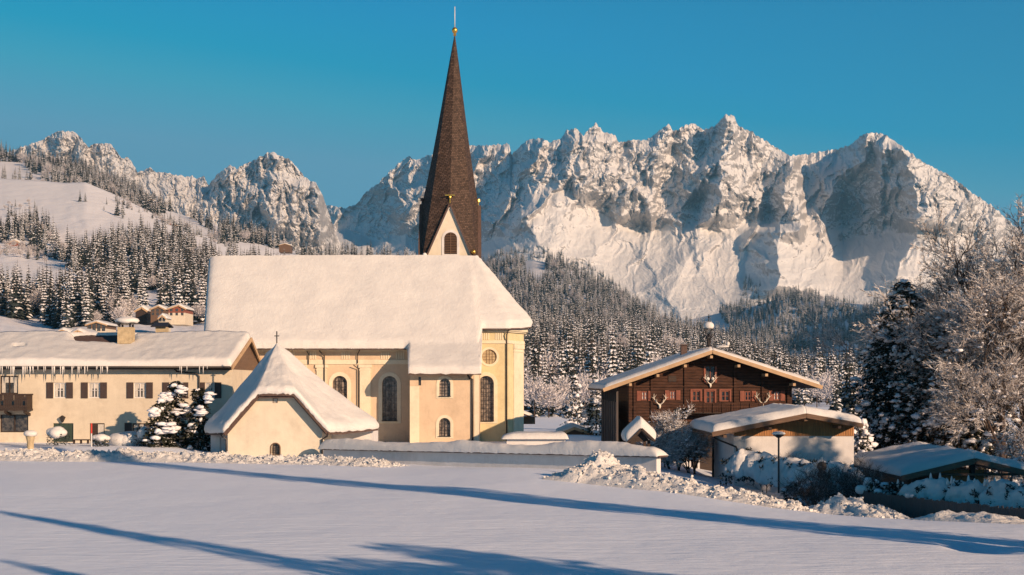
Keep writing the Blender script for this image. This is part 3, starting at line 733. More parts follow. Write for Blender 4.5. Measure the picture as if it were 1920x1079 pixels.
# ------------------------------------------------------------------ roof and window builders
def roof_fn(mb, fn, nu, nv, thick, rnd_edges=(0.5, 0.5, 0.5, 0.5), seed=0, amp=0.04, nscale=0.8, lip=0.0, under=True):
    """a blanket over fn(u, v) -> Vector; thick may be f(u, v); rnd_edges: rounding distance (m) at u0, u1, v0, v1 (0 = square)"""
    us = [i/(nu-1) for i in range(nu)]; vs_ = [j/(nv-1) for j in range(nv)]
    # crowd samples towards the edges
    us = [0.5 - 0.5*math.cos(math.pi*u)*(0.35) - 0.0 + (u-0.5)*0.65*1.0 if False else (0.6*u + 0.4*(0.5-0.5*math.cos(math.pi*u))) for u in us]
    vs_ = [0.5*v + 0.5*(0.5-0.5*math.cos(math.pi*v)) for v in vs_]
    B = [[fn(u, v) for u in us] for v in vs_]
    N = []
    for j in range(nv):
        r = []
        for i in range(nu):
            a = B[j][min(i+1, nu-1)] - B[j][max(i-1, 0)]; b = B[min(j+1, nv-1)][i] - B[max(j-1, 0)][i]
            n = a.cross(b)
            if n.length < 1e-7: n = Vector((0, 0, 1))
            n.normalize()
            if n.z < 0: n = -n
            r.append(n)
        N.append(r)
    Lu = [(B[j][-1]-B[j][0]).length for j in range(nv)]; Lv = [(B[-1][i]-B[0][i]).length for i in range(nu)]
    top = []; bot = []
    for j in range(nv):
        for i in range(nu):
            p = B[j][i]; d = []
            for k, (dist) in enumerate((us[i]*Lu[j], (1-us[i])*Lu[j], vs_[j]*Lv[i], (1-vs_[j])*Lv[i])):
                R = rnd_edges[k]
                if R > 0: d.append(min(1, dist/R))
            e = 1.0
            for x in d: e *= math.sqrt(max(0, 1-(1-x)**2))
            e = 0.0 + e
            th = thick(us[i], vs_[j]) if callable(thick) else thick
            nn = float(fbm(p.x*nscale + seed, p.y*nscale + p.z*nscale*0.7, 3, seed))
            nf = float(pn(p.x*5 + seed, p.y*5 + p.z*3, seed+4))
            nrm_ = N[j][i]; kk = 1.0
            for rk, dd_ in ((2, vs_[j]*Lv[i]), (3, (1-vs_[j])*Lv[i])):
                if rnd_edges[rk] == 0 and dd_ < .9:          # a ridge: pile the snow straight up so both sides meet
                    f_ = 1-dd_/.9; f_ = f_*f_; up_ = Vector((0, 0, 1/max(.3, nrm_.z))); nrm_ = nrm_*(1-f_) + up_*f_
            q_ = p + nrm_*(th*e + amp*nn*e) + Vector((0, 0, 1))*0.015*nf*e
            if lip and j == nv-1: q_ = q_ + Vector((0, 0, -1))*abs(lip*(0.5+nf))
            top.append(q_); bot.append(p + (Vector((0, 0, -abs(lip*(0.5+nf)))) if lip and j == nv-1 else Vector((0,0,0))))
    mb.grid(top, nu, nv)
    if under:
        mb.grid([p - N[k//nu][k % nu]*0.02 for k, p in enumerate(bot)], nu, nv, flip=True)
        b = len(mb.v); n2 = nu*nv
        base_t = b - 2*n2; base_b = b - n2
        def strip(idx):
            for a, c in zip(idx[:-1], idx[1:]):
                mb.f.append((base_t+a, base_t+c, base_b+c, base_b+a)); mb.m.append(0)
        strip([i for i in range(nu)]); strip([(nv-1)*nu+i for i in range(nu)][::-1])
        strip([j*nu for j in range(nv)][::-1]); strip([j*nu+nu-1 for j in range(nv)])

def bil(a, b, c, d):
    """corners: a=(u0,v0) b=(u1,v0) c=(u1,v1) d=(u0,v1)"""
    a, b, c, d = map(Vector, (a, b, c, d))
    return lambda u, v: (a*(1-u)+b*u)*(1-v) + (d*(1-u)+c*u)*v

def slab(mb, pts, t, mi=0):
    """flat board from a quad, thickness t along its normal (downwards)"""
    p = [Vector(x) for x in pts]; n = (p[1]-p[0]).cross(p[2]-p[0]).normalized()
    if n.z < 0: n = -n
    q_ = [x - n*t for x in p]; k = len(p)
    mb.add(p+q_, [tuple(range(k)), tuple(range(k, 2*k))[::-1]] + [(i, i+k, (i+1) % k + k, (i+1) % k) for i in range(k)], mi)

def arch(x0, x1, z0, z1, n=10):
    r = (x1-x0)/2; c = (x0+x1)/2; zc = z1 - r
    return [(x0, z0), (x1, z0)] + [(c + r*math.cos(math.pi*k/n), zc + r*math.sin(math.pi*k/n)) for k in range(n+1)]
def rect(x0, x1, z0, z1): return [(x0, z0), (x1, z0), (x1, z1), (x0, z1)]
def circle(cx, cz, r, n=24): return [(cx + r*math.cos(2*math.pi*k/n), cz + r*math.sin(2*math.pi*k/n)) for k in range(n)]

def arched_window(parent, O, U, x0, x1, z0, z1, depth, trimw, mtrim, bars=(5, 9), sill=True, label=None):
    """surround + leaded pane + sill in an opening already cut in the wall"""
    O = Vector(O); U = Vector(U).normalized(); N = U.cross(Vector((0, 0, 1)))
    inner = arch(x0, x1, z0, z1); outer = arch(x0-trimw, x1+trimw, z0-trimw*.6, z1+trimw)
    mb = MB(); mb.band(O, U, inner, outer, 0.05)
    wnd = mb.build('window', mtrim, parent, label=label)
    mb = MB(); pl = [O + U*u + Vector((0, 0, z)) - N*(depth-0.02) for u, z in inner]; mb.add(pl, [tuple(range(len(pl)))]); mb.build('pane', M['leadglass'], wnd)
    mb = MB(); r = (x1-x0)/2; c = (x0+x1)/2
    def pt(u, z, o=-depth+0.06): return O + U*u + Vector((0, 0, z)) + N*o
    for k in range(1, bars[0]):
        u = x0 + (x1-x0)*k/bars[0]; zt = z1-r+math.sqrt(max(0, r*r-(u-c)**2)); mb.beam(pt(u, z0), pt(u, zt), 0.03, 0.03, N)
    for k in range(1, bars[1]):
        z = z0 + (z1-z0)*k/bars[1]; hw = r if z < z1-r else math.sqrt(max(0.0, r*r-(z-z1+r)**2))
        if hw > 0.05: mb.beam(pt(c-hw, z), pt(c+hw, z), 0.03, 0.03, N)
    mb.beam(pt(c, z0+.01), pt(c, z1), 0.05, 0.05, N)
    mb.build('glazing_bars', M['metal'], wnd)
    if sill:
        mb = MB(); mb.beam(pt(x0-.04, z0+.02, 0.0), pt(x1+.04, z0+.02, 0.0), depth*.9+.12, 0.06, (0, 0, 1)); mb.build('sill', M['metal'], wnd)
    return wnd

def pipe(parent, pts, r=0.06, name='downpipe', mat=None, n=6):
    mb = MB(); mb.tube(pts, r, n); return mb.build(name, mat or M['metal'], parent, smooth=True)

# ------------------------------------------------------------------ the church
YN, YSAC, YC, YR = 130.29, 126.45, 132.10, 138.54
ch = empty('church', (X(690, 132.21), 132.21, g1(X(690, 132.21), 132.21)), 'large yellow church with tall brown shingled spire and deep snow on its steep roof', 'church')
GB = -6.2
# nave south wall
mb = MB(); O = Vector((0, YN, 0)); U = Vector((1, 0, 0))
def nx(p): return X(p, YN)
def nz_(p): return Z(p, YN)
nw = [(623.5, 651, 705, 800), (716.7, 744.5, 705.5, 790)]
holes = [arch(nx(a), nx(b), nz_(d), nz_(c)) for a, b, c, d in nw] + [arch(nx(500), nx(528), nz_(800), nz_(705))]
mb.wall(O, U, rect(nx(384), nx(775), GB, nz_(652)), holes, 0.35)
mb.quad((nx(384), YN, GB), (nx(384), 146.79, GB), (nx(384), 146.79, nz_(652)), (nx(384), YN, nz_(652)))
mb.add([(nx(384), YN, nz_(652)), (nx(384), 146.79, nz_(652)), (nx(384), YR, Z(487, YR))], [(0, 1, 2)])
mb.quad((nx(384), 146.79, GB), (nx(960), 146.79, GB), (nx(960), 146.79, nz_(652)), (nx(384), 146.79, nz_(652)))
mb.build('nave_wall', M['peach'], ch)
for a, b, c, d in nw + [(500, 528, 705, 800)]:
    arched_window(ch, O, U, nx(a), nx(b), nz_(d), nz_(c), 0.35, 0.36, M['trim'])
mb = MB()   # pilasters, band, cornice
for a, b in ((594, 612), (675, 695), (478, 494), (560, 574)):
    mb.box(nx(a), nx(b), YN-0.14, YN-0.003, GB, nz_(690)); mb.box(nx(a-2.5), nx(b+2.5), YN-0.20, YN-0.004, nz_(690), nz_(684)); mb.box(nx(a-1), nx(b+1), YN-0.16, YN-0.005, nz_(695), nz_(692.5))
mb.box(nx(384), nx(767), YN-0.09, YN-0.002, nz_(683.5), nz_(675)); mb.box(nx(384), nx(767), YN-0.28, YN-0.002, nz_(657), nz_(652.5))
mb.box(nx(384), nx(767), YN-0.16, YN-0.0025, nz_(659.5), nz_(657.2))
for c in (505, 545, 585, 648, 722, 750):
    for k in (-6.5, -2.2, 2.2, 6.5): mb.box(nx(c+k-1.3), nx(c+k+1.3), YN-0.05, YN-0.0015, nz_(674), nz_(660.5))
mb.build('pilasters_and_cornice', M['trim'], ch)
# sacristy
def sx(p): return X(p, YSAC)
def sz(p): return Z(p, YSAC)
mb = MB(); O2 = Vector((0, YSAC, 0))
sh = [arch(sx(823.7), sx(844.6), sz(744), sz(710)), arch(sx(823), sx(844.6), sz(819), sz(784)), rect(sx(784.5), sx(789.5), sz(723), sz(707))]
mb.wall(O2, U, rect(sx(768.5), sx(898), GB, sz(696)), sh, 0.3)
xl, xr_ = sx(768.5), sx(898)
mb.quad((xl, YN, GB), (xl, YSAC, GB), (xl, YSAC, sz(696)), (xl, YN, sz(696)))
mb.add([(xl, YN, sz(696)), (xl, YSAC, sz(696)), (xl, YN, nz_(655))], [(0, 1, 2)])
mb.quad((xr_, YSAC, GB), (xr_, YC, GB), (xr_, YC, sz(696)), (xr_, YSAC, sz(696)))
mb.add([(xr_, YSAC, sz(696)), (xr_, YC, sz(696)), (xr_, YC, Z(625, YC))], [(0, 1, 2)])
mb.build('sacristy_wall', M['peach'], ch)
arched_window(ch, O2, U, sx(823.7), sx(844.6), sz(744), sz(710), 0.3, 0.27, M['trim'], (4, 6))
arched_window(ch, O2, U, sx(823), sx(844.6), sz(819), sz(784), 0.3, 0.27, M['trim'], (4, 6))
mb = MB(); mb.box(sx(784.5), sx(789.5), YSAC+.15, YSAC+.2, sz(723), sz(707)); mb.build('slit_window', M['glass'], ch)
mb = MB(); mb.box(sx(768.5), sx(786)-.0, YSAC-.03, YSAC-.002, GB, sz(724.5)); mb.box(sx(889), sx(898), YSAC-.03, YSAC-.002, GB, sz(700)); mb.box(sx(767.5), sx(899), YSAC-.14, YSAC-.0025, sz(700), sz(697.2)); mb.build('corner_strips', M['trim'], ch)
# choir: three-sided end
c0 = Vector((X(886, YC), YC, 0)); c1 = Vector((X(953, YC), YC, 0)); c2 = Vector((X(982, 135.37), 135.37, 0)); c3 = Vector((c2.x, 141.81, 0)); c4 = Vector((c1.x, 145.09, 0)); c5 = Vector((c0.x, 145.09, 0))
zt = Z(614, YC)
def cxp(p): return X(p, YC)
def cz(p): return Z(p, YC)
mb = MB(); OC = Vector((0, YC, 0))
ch_h = [arch(cxp(897.5), cxp(926), cz(790), cz(705)), circle(cxp(917.5), cz(669.5), 14*YC/F)]
mb.wall(OC, U, rect(c0.x, c1.x, GB, zt), ch_h, 0.45)
for a, b in ((c1, c2), (c2, c3), (c3, c4), (c4, c5)):
    mb.quad((a.x, a.y, GB), (b.x, b.y, GB), (b.x, b.y, zt), (a.x, a.y, zt))
mb.build('choir_wall', M['yellow'], ch)
arched_window(ch, OC, U, cxp(897.5), cxp(926), cz(790), cz(705), 0.45, 0.36, M['trim'], (6, 11))
mb = MB(); mb.band(OC, U, circle(cxp(917.5), cz(669.5), 14*YC/F), circle(cxp(917.5), cz(669.5), 18.2*YC/F), 0.05); rw = mb.build('round_window', M['trim'], ch)
mb = MB(); mb.add([(u, YC+.12, z) for u, z in circle(cxp(917.5), cz(669.5), 14*YC/F)], [tuple(range(24))]); mb.build('pane', M['concrete'], rw)
mb = MB(); rr = 13.5*YC/F
for k in (-.4, 0, .4):
    hw = math.sqrt(1-k*k)*rr; mb.beam((cxp(917.5)+k*rr, YC+.1, cz(669.5)-hw), (cxp(917.5)+k*rr, YC+.1, cz(669.5)+hw), .03, .03, (0, 1, 0)); mb.beam((cxp(917.5)-hw, YC+.1, cz(669.5)+k*rr), (cxp(917.5)+hw, YC+.1, cz(669.5)+k*rr), .03, .03)
mb.build('glazing_bars', M['brownwood'], rw)
mb = MB()
def ring_path(z0, z1, out_):
    pts = [c0, c1, c2, c3]
    nrm = [Vector((0, -1, 0)), Vector((0, -1, 0)), (c2-c1).normalized().cross(Vector((0, 0, 1))), Vector((1, 0, 0))]
    n12 = (c2-c1).normalized().cross(Vector((0, 0, 1)))
    offs = [Vector((0, -1, 0)), (Vector((0, -1, 0))+n12).normalized()*1.05, (Vector((1, 0, 0))+n12).normalized()*1.05, Vector((1, 0, 0))]
    inn = [p + o*0.004 for p, o in zip(pts, offs)]; ou = [p + o*out_ for p, o in zip(pts, offs)]
    for i in range(3):
        a, b, c, d = inn[i], inn[i+1], ou[i+1], ou[i]
        vs = [Vector((q_.x, q_.y, z)) for z in (z0, z1) for q_ in (a, b, c, d)]
        mb.add(vs, [(0,1,2,3), (7,6,5,4), (3,2,6,7), (0,3,7,4), (1,5,6,2)])
ring_path(cz(644.5), cz(638.5), 0.10); ring_path(cz(621), cz(615), 0.38); ring_path(cz(623.5), cz(621.3), 0.22)
for c in (910, 936):
    for k in (-6, -2, 2, 6): mb.box(cxp(c+k-1.2), cxp(c+k+1.2), YC-.05, YC-.0015, cz(637.5), cz(624.5))
# pilaster on the slanted face
n12 = (c2-c1).normalized().cross(Vector((0, 0, 1))); t12 = (c2-c1).normalized(); Lf = (c2-c1).length
for a, b, o_ in ((0.30, 0.92, 0.12),):
    p0 = c1 + t12*Lf*a; p1 = c1 + t12*Lf*b
    for zz0, zz1, oo, ex in ((GB, cz(654), o_, 0), (cz(654), cz(645), o_+.08, .08), (cz(660), cz(657.5), o_+.05, .05)):
        a_, b_ = p0 - t12*ex, p1 + t12*ex
        vs = [Vector((q_.x, q_.y, z)) for z in (zz0, zz1) for q_ in (a_+n12*.003, b_+n12*.003, b_+n12*oo, a_+n12*oo)]
        mb.add(vs, [(0,1,2,3), (7,6,5,4), (3,2,6,7), (0,3,7,4), (1,5,6,2)])
mb.build('choir_mouldings', M['trim'], ch)

# roof: one blanket that drops over the sacristy and wraps round the choir
RZ = Z(487, YR)
cols = [  # ridge px, eave (px, py, Y)
    (392, (380, 652, 129.05)), (392.3+4, (384, 652, 129.05)), (560, (565, 652, 129.05)), (772, (764, 652, 129.05)), (774, (765.5, 699, 125.32)), (779, (769, 699, 125.32)),
    (830, (836, 699, 125.32)), (878, (899, 699, 125.32)), (882, (902.5, 699, 125.32)), (884, (904, 614.5, 131.42)), (888, (925, 614.5, 131.42)),
    (890, (956, 614.5, 131.42)), (890, (977, 613.5, 133.23)), (890, (994.5, 611.5, 134.81)), (890, (990, 611.5, 138.99)), (890, (986, 611, 142.38)), (890, (952, 610, 146.33)), (890, (900, 610, 146.90)), (700, (700, 650, 148.03)), (392, (384, 650, 148.03))]
cum = [0]
for a, b in zip(cols[:-1], cols[1:]):
    pa, pb = P(*a[1]), P(*b[1]); cum.append(cum[-1] + max((pa-pb).length if abs(a[1][1]-b[1][1]) < 20 else 0.05, abs(a[0]-b[0])*YR/F*.5 if abs(a[1][1]-b[1][1]) < 20 else 0.05))
tot = cum[-1]
def roof_cols(maxstep=0.42):
    out = []
    for k in range(len(cols)-1):
        n = max(1, int((cum[k+1]-cum[k])/maxstep))
        for i in range(n): out.append((k, i/n))
    out.append((len(cols)-2, 1.0)); return out
rc = roof_cols()
def col_pts(k, f):
    a, b = cols[k], cols[k+1]; rp = a[0]*(1-f)+b[0]*f
    R = Vector((X(rp, YR), YR, RZ)); E = P(*a[1]).lerp(P(*b[1]), f); return R, E
def church_roof(mb, thick, nv, ext=0.0, wig=True, seedn=3):
    nu = len(rc); top = []; bot = []
    Rs = [col_pts(*c) for c in rc]
    # distance to the nearest drop (for the rounded side of the snow over the sacristy)
    for j in range(nv):
        v = j/(nv-1); v = 0.45*v + 0.55*math.sin(v*math.pi/2)
        for i, (R, E) in enumerate(Rs):
            E2 = E + (E-R).normalized()*ext
            kink = 0.0
            vv = min(1.0, v/.8); p = R.lerp(E2, vv)
            if 124.30 < E.y < 125.66:    # same plane as the nave, gentler pitch below its eaves
                K = Vector((R.x + (E2.x-R.x)*.75, 129.05, Z(652, 129.05))); kv = .80
                p = R.lerp(K, v/kv) if v < kv else K.lerp(E2, (v-kv)/(1-kv))
            n = Vector((0, -0.7, 0.72)) if rc[i][0] < 10 else (Vector((0, -.7, .72)) if rc[i][0] == 10 else None)
            if n is None:
                c = Vector((X(890, YR), YR, 0)); h = Vector((E.x-c.x, E.y-c.y, 0)).normalized(); n = Vector((h.x*.7, h.y*.7, .72))
            if rc[i][0] >= 16: n = Vector((0, .7, .72))
            d = (E2-p).length; e = math.sqrt(max(0, 1-(1-min(1, d/0.7))**2))
            side = min(1, i/4.0); e *= math.sqrt(max(0, 1-(1-side)**2))
            lowb = max(0.0, 1-d/1.6)
            nn = float(fbm(p.x*.35, p.z*.35, 3, seedn))*0.07 + float(fbm(p.x*1.7, p.z*2.4, 2, seedn+5))*(0.03+.05*lowb) + float(np.abs(pn(p.x*4.2, p.z*5, seedn+8)))*.07*lowb
            wob = Vector((0, 0, 0))
            if wig and j == nv-1: wob = Vector((0, 0, 0.10*float(pn(p.x*1.6, 0, 9)) + 0.07*float(pn(p.x*4.5, 0, 10)) - 0.03))
            top.append(p + n*(thick*e + nn*e*(1 if thick > .2 else 0)) + wob); bot.append(p + wob)
    mb.grid(top, nu, nv); mb.grid(bot, nu, nv, flip=True)
    b = len(mb.v); n2 = nu*nv
    for a in range(nu-1):
        i = (nv-1)*nu + a; mb.f.append((b-2*n2+i, b-n2+i, b-n2+i+1, b-2*n2+i+1)); mb.m.append(0)
mb = MB(); church_roof(mb, 0.02, 12, -0.02, False); mb2 = mb
rf = mb.build('roof', M['tile'], ch)
# board edge along the eaves
mb = MB()
for k, f in [(k_, f_) for k_, f_ in rc]:
    pass
Es = [col_pts(*c)[1] for c in rc]
for a, b, ca in zip(Es[:-1], Es[1:], rc[:-1]):
    if abs(a.z-b.z) > 0.5 or (a-b).length < 1e-4: continue
    mb.beam(a + Vector((0, 0, -.1)), b + Vector((0, 0, -.1)), .16, .2)
mb.build('gutter', M['tile'], ch)
mb = MB(); church_roof(mb, 0.55, 60, 0.12)
sn = mb.build('roof_snow', M['snow_rough'], ch, smooth=True)
# downpipes
pipe(ch, [(c1.x+.1, YC-.35, cz(617)), (c1.x-.15, YC-.3, cz(628)), (cxp(950), YC-.12, cz(640)), (cxp(950), YC-.12, GB)])
pipe(ch, [(sx(877), YSAC-.4, sz(702)), (sx(880), YSAC-.15, sz(710)), (sx(886), YSAC-.14, sz(711)), (sx(886), YSAC-.14, GB)], 0.085)
pipe(ch, [(nx(600), YN-.6, nz_(658)), (nx(608.5), YN-.2, nz_(668)), (nx(608.5), YN-.2, GB)])
pipe(ch, [(nx(676), YN-.6, nz_(657)), (nx(671), YN-.2, nz_(664)), (nx(671), YN-.2, nz_(682))], 0.045)
pipe(ch, [(nx(664), YN-.5, nz_(685)), (nx(672), YN-.2, nz_(692)), (nx(672), YN-.2, GB)], 0.05)
pipe(ch, [(nx(577), YN-.5, nz_(659)), (nx(579), YN-.2, nz_(664)), (nx(579), YN-.2, nz_(684))], 0.045)
mb = MB(); mb.box(X(981, 137.86), X(1003, 137.86), 136.73, 140.12, Z(795, 137.86), Z(782, 137.86)); 
slab(mb, [(X(980,136.73),136.39,Z(776,136.73)), (X(998,136.73),136.39,Z(782,136.73)), (X(998,136.73),140.68,Z(782,136.73)), (X(980,136.73),140.68,Z(776,136.73))], .1)
mb.build('porch_roof', M['brownwood'], ch)
mb = MB(); roof_fn(mb, bil((X(981,136.73),140.57,Z(775,136.73)), (X(981,136.73),136.28,Z(775,136.73)), (X(998.5,136.73),136.28,Z(781.5,136.73)), (X(998.5,136.73),140.57,Z(781.5,136.73))), 8, 8, .22, (0,.2,0,.25)); mb.build('porch_snow', M['snow'], ch, smooth=True)

# ------------------------------------------------------------------ the tower
YT = 142.72; tw = 108.5*YT/F/2*0.97; TX = X(844.3, YT)
tb = Vector((TX, YT, 0)); apex = Vector((X(852.7, YT), YT, Z(62, YT)))
zg = Z(384, YT); zb = Z(512, YT)
co = [Vector((TX+sx_*tw, YT+sy_*tw, zb)) for sx_, sy_ in ((-1,-1),(1,-1),(1,1),(-1,1))]
ga = [Vector((TX+.1, YT-tw, Z(384, YT-tw))), Vector((TX+tw, YT, Z(388, YT))), Vector((TX, YT+tw, zg)), Vector((TX-tw, YT, Z(386, YT)))]
mb = MB()
mb.box(TX-tw, TX+tw, YT-tw, YT+tw, -6.0, zb)
for i in range(4): mb.add([co[i], co[(i+1) % 4], ga[i]], [(0, 1, 2)])
mb.build('tower_wall', M['cream'], ch)
# spire: eight faces, slightly hollowed
mb = MB(); ring = []
for i in range(4): ring += [co[i], ga[i]]
NV = 14
for i in range(8):
    a, b = ring[i], ring[(i+1) % 8]
    a = a + (a - Vector((TX, YT, a.z)))*0.012; b = b + (b - Vector((TX, YT, b.z)))*0.012
    pts = []
    for j in range(NV):
        t = j/(NV-1)
        row = [a.lerp(apex, t), b.lerp(apex, t)]
        for p in row:
            cx_ = TX + (apex.x-TX)*t; k = 1 - 0.06*math.sin(math.pi*min(1, t*1.0))
            pts.append(Vector((cx_ + (p.x-cx_)*k, YT + (p.y-YT)*k, p.z)))
    mb.grid(pts, 2, NV)
spire = mb.build('spire', M['spire'], ch)
# gable edgings
mb = MB()
for i, (g, l, r) in enumerate(((ga[0], co[0], co[1]), (ga[1], co[1], co[2]), (ga[3], co[3], co[0]))):
    n = Vector(((0,-1,0),(1,0,0),(-1,0,0))[i])
    for e in (l, r):
        mb.beam(g + n*.12 + Vector((0,0,.1)), e.lerp(g, -.0) + n*.12 + (e-g).normalized()*.1, .3, .16, n.cross((e-g).normalized()))
mb.build('verge', M['tile'], ch)
mb = MB()
for e in (co[0], co[1]):
    d = (e-ga[0]).normalized(); inw = Vector((0, 0, -.22))
    mb.beam(ga[0] + Vector((0, -.1, -.16)), e + Vector((0, -.1, 0)) + d*-.3 + inw*.4, .05, .12, Vector((0,-1,0)).cross(d))
mb.build('verge_trim', M['ironwhite'], ch)
mb = MB(); OT = Vector((0, YT-tw, 0)); yf = YT-tw
wx0, wx1, wz0, wz1 = X(833, yf), X(857, yf), Z(477, yf), Z(436, yf)
mb.band(OT, U, arch(wx0, wx1, wz0, wz1), arch(wx0-.25, wx1+.25, wz0-.15, wz1+.25), .06); tw_w = mb.build('belfry_window', M['white'], ch)
mb = MB(); mb.add([(u, yf-.02, z) for u, z in arch(wx0, wx1, wz0, wz1)], [tuple(range(13))]); mb.build('opening', M['darkwood'], tw_w)
mb = MB(); r_ = (wx1-wx0)/2; cc_ = (wx0+wx1)/2
for k in range(1, 13):
    z = wz0 + (wz1-wz0)*k/13; hw = r_ if z < wz1-r_ else math.sqrt(max(0, r_*r_-(z-wz1+r_)**2))
    mb.beam((cc_-hw, yf-.06, z), (cc_+hw, yf-.06, z), .08, .05, (0, -.5, .8))
mb.beam((cc_, yf-.09, wz0), (cc_, yf-.09, wz1), .07, .04, (0, 1, 0)); mb.build('louvres', M['brownwood'], tw_w)
# finials
mb = MB(); pb = apex + Vector((0, 0, -.3)); mb.lathe(pb, [(.16,0),(.12,.25),(.22,.32),(.30,.5),(.30,.62),(.2,.8),(.06,.88)], 12); mb.build('ball_finial', M['gold'], ch, smooth=True)
pipe(ch, [pb + Vector((0,0,.8)), pb + Vector((0,0,3.0))], .045, 'lightning_rod', M['ironwhite'])
mb = MB(); g0 = ga[0]; mb.tube([g0, g0+Vector((0,0,.9))], .05); mb.lathe(g0+Vector((0,0,.6)), [(.02,0),(.15,.12),(.15,.2),(.02,.32)], 8); mb.beam(g0+Vector((-.5,0,.95)), g0+Vector((.5,0,.95)), .07, .09); mb.build('gable_finial', M['gold'], ch)
for gi_, px_ in ((3, 0), (1, 1)):
    g_ = ga[gi_]; mb = MB(); mb.tube([g_, g_+Vector((0,0,.55))], .06); mb.lathe(g_+Vector((0,0,.45)), [(.05,0),(.2,.05),(.2,.3),(.05,.35)], 8); mb.build('gable_finial', M['tile'] if gi_ == 3 else M['gold'], ch)
mb = MB(); mb.lathe(Vector((X(888, yf-.3), yf-.3, Z(478, yf))), [(.03,0),(.2,.1),(.24,.25),(.2,.4),(.03,.5)], 10); mb.build('gilded_ball', M['gold'], ch, smooth=True)
mb = MB()
for px_, py_, r in ((893, 486, .35), (898, 492, .4), (796, 480, .28), (889, 490, .3)): mb.blob(P(px_, py_, 138.99), (r, r, r*1.1), int(px_))
mb.build('snow_lump', M['snow'], ch, smooth=True)

# ------------------------------------------------------------------ chapel in front of the churchyard
cp = empty('chapel', (X(515, 105), 105, g1(X(515, 105), 105)), 'small cream chapel with snow-heaped tent roof and half-hipped gable', 'chapel')
YF = 103.0
def fx(p): return X(p, YF)
def fz(p): return Z(p, YF)
mb = MB(); OF = Vector((0, YF, 0)); CB = -6.2
gable = [(fx(427), CB), (fx(604), CB), (fx(604), fz(806)), (fx(549), fz(742)), (fx(486), fz(742)), (fx(427), fz(806))]
hw_ = arch(fx(508.5), fx(524.5), fz(853), fz(832)); hq = rect(fx(512.5), fx(520), fz(755), fz(748))
mb.wall(OF, U, gable, [hw_, hq], .3)
mb.quad((fx(427), 112, CB), (fx(427), YF, CB), (fx(427), YF, fz(806)), (fx(427), 112, fz(806)))
mb.quad((fx(604), YF, CB), (fx(604), 112, CB), (fx(604), 112, fz(806)), (fx(604), YF, fz(806)))
mb.build('gable_wall', M['cream'], cp)
mb = MB(); a_ = Vector((X(395, 106.2), 106.2, CB)); b_ = Vector((X(426, 106.2), 106.2, CB)); h_ = Z(808, 106)
mb.box(a_.x, b_.x+.5, 106.2, 114, CB, h_); mb.box(X(604, 107), X(700, 110), 108.5, 114, CB, Z(804, 109))
mb.build('side_wall', M['white'], cp)
mb = MB(); mb.box(X(405, 106.2), X(413, 106.2), 106.13, 106.195, CB+.5, Z(820, 106)); mb.build('door', M['ironwhite'], cp)
arched_window(cp, OF, U, fx(508.5), fx(524.5), fz(853), fz(832), .3, .07, M['brownwood'], (4, 5), False)
mb = MB(); mb.band(OF, U, hq, rect(fx(511.7), fx(520.8), fz(755.8), fz(747.2)), .03); vw = mb.build('vent', M['brownwood'], cp)
mb = MB(); mb.box(fx(512.5), fx(520), YF+.1, YF+.14, fz(755), fz(748)); mb.build('grille', M['ironwhite'], vw)
ap = P(519, 655, 108.5)
ev = [(470, 800, 116.5), (400, 803, 114.0), (387.5, 812, 106.5), (405, 813, 104.3), (421, 812, 102.3), (452, 775, 102.3), (484, 739.5, 102.3), (500, 739, 102.2), (518, 739, 102.2), (535, 739, 102.2), (551, 739.5, 102.3), (582, 775, 102.3), (613.5, 811, 102.3), (640, 811, 103.6), (668, 808, 105.6), (707, 804, 108.2), (700, 800, 113), (640, 796, 116.5), (560, 798, 117.5), (470, 800, 116.5)]
EV = [P(*e) for e in ev]
def chapel_roof(thick, nv, lipn, grow=0.0):
    mb = MB(); per = 7; ring = []
    for a, b in zip(EV[:-1], EV[1:]):
        for k in range(per): ring.append(a.lerp(b, k/per))
    n = len(ring); top = []; bot = []
    for j in range(nv):
        t = (j+0.0)/(nv-1); t = 1-(1-t)**1.5 if thick > .1 else t
        for i, E in enumerate(ring):
            E2 = E + Vector((E.x-ap.x, E.y-ap.y, 0)).normalized()*grow
            p = ap.lerp(E2, t)
            L = (E2-ap).length
            sag = (0.55 if E.z > fz(790) else 0.50)*math.sin(math.pi*t)*(0.5 if E.z > fz(760) else 1)
            p = p - Vector((0, 0, sag*0.6))
            d = (E2-p).length; e = math.sqrt(max(0, 1-(1-min(1, d/.75))**2))
            h = Vector((E.x-ap.x, E.y-ap.y, 0)).normalized(); nrm = Vector((h.x*.6, h.y*.6, .8))
            if t < 0.08: nrm = Vector((0, 0, 1))
            nn = float(fbm(p.x*.7, p.y*.7, 3, 41))*.07 + float(pn(p.x*3, p.z*3+p.y, 42))*.025
            wob = Vector((0, 0, lipn*float(pn(E.x*4, E.y*4+E.z*4, 43)))) if j == nv-1 else Vector((0, 0, 0))
            top.append(p + nrm*(thick+nn*(1 if thick > .1 else 0))*e + wob + nrm*.01); bot.append(p + wob)
    mb.grid(top, n, nv, close=True); mb.grid(bot, n, nv, close=True, flip=True)
    return mb
chapel_roof(.03, 10, 0, 0).build('roof', M['tile'], cp)
mb = MB()
for a, b in zip(EV[:-1], EV[1:]): mb.beam(a + Vector((0,0,-.07)), b + Vector((0,0,-.07)), .16, .16)
for a, b in ((4, 6), (6, 10), (10, 12)): mb.beam(EV[a] + Vector((0, .12, -.17)), EV[b] + Vector((0, .12, -.17)), .12, .2)
mb.build('verge', M['tile'], cp)
chapel_roof(.50, 34, .12, .1).build('roof_snow', M['snow_rough'], cp, smooth=True)
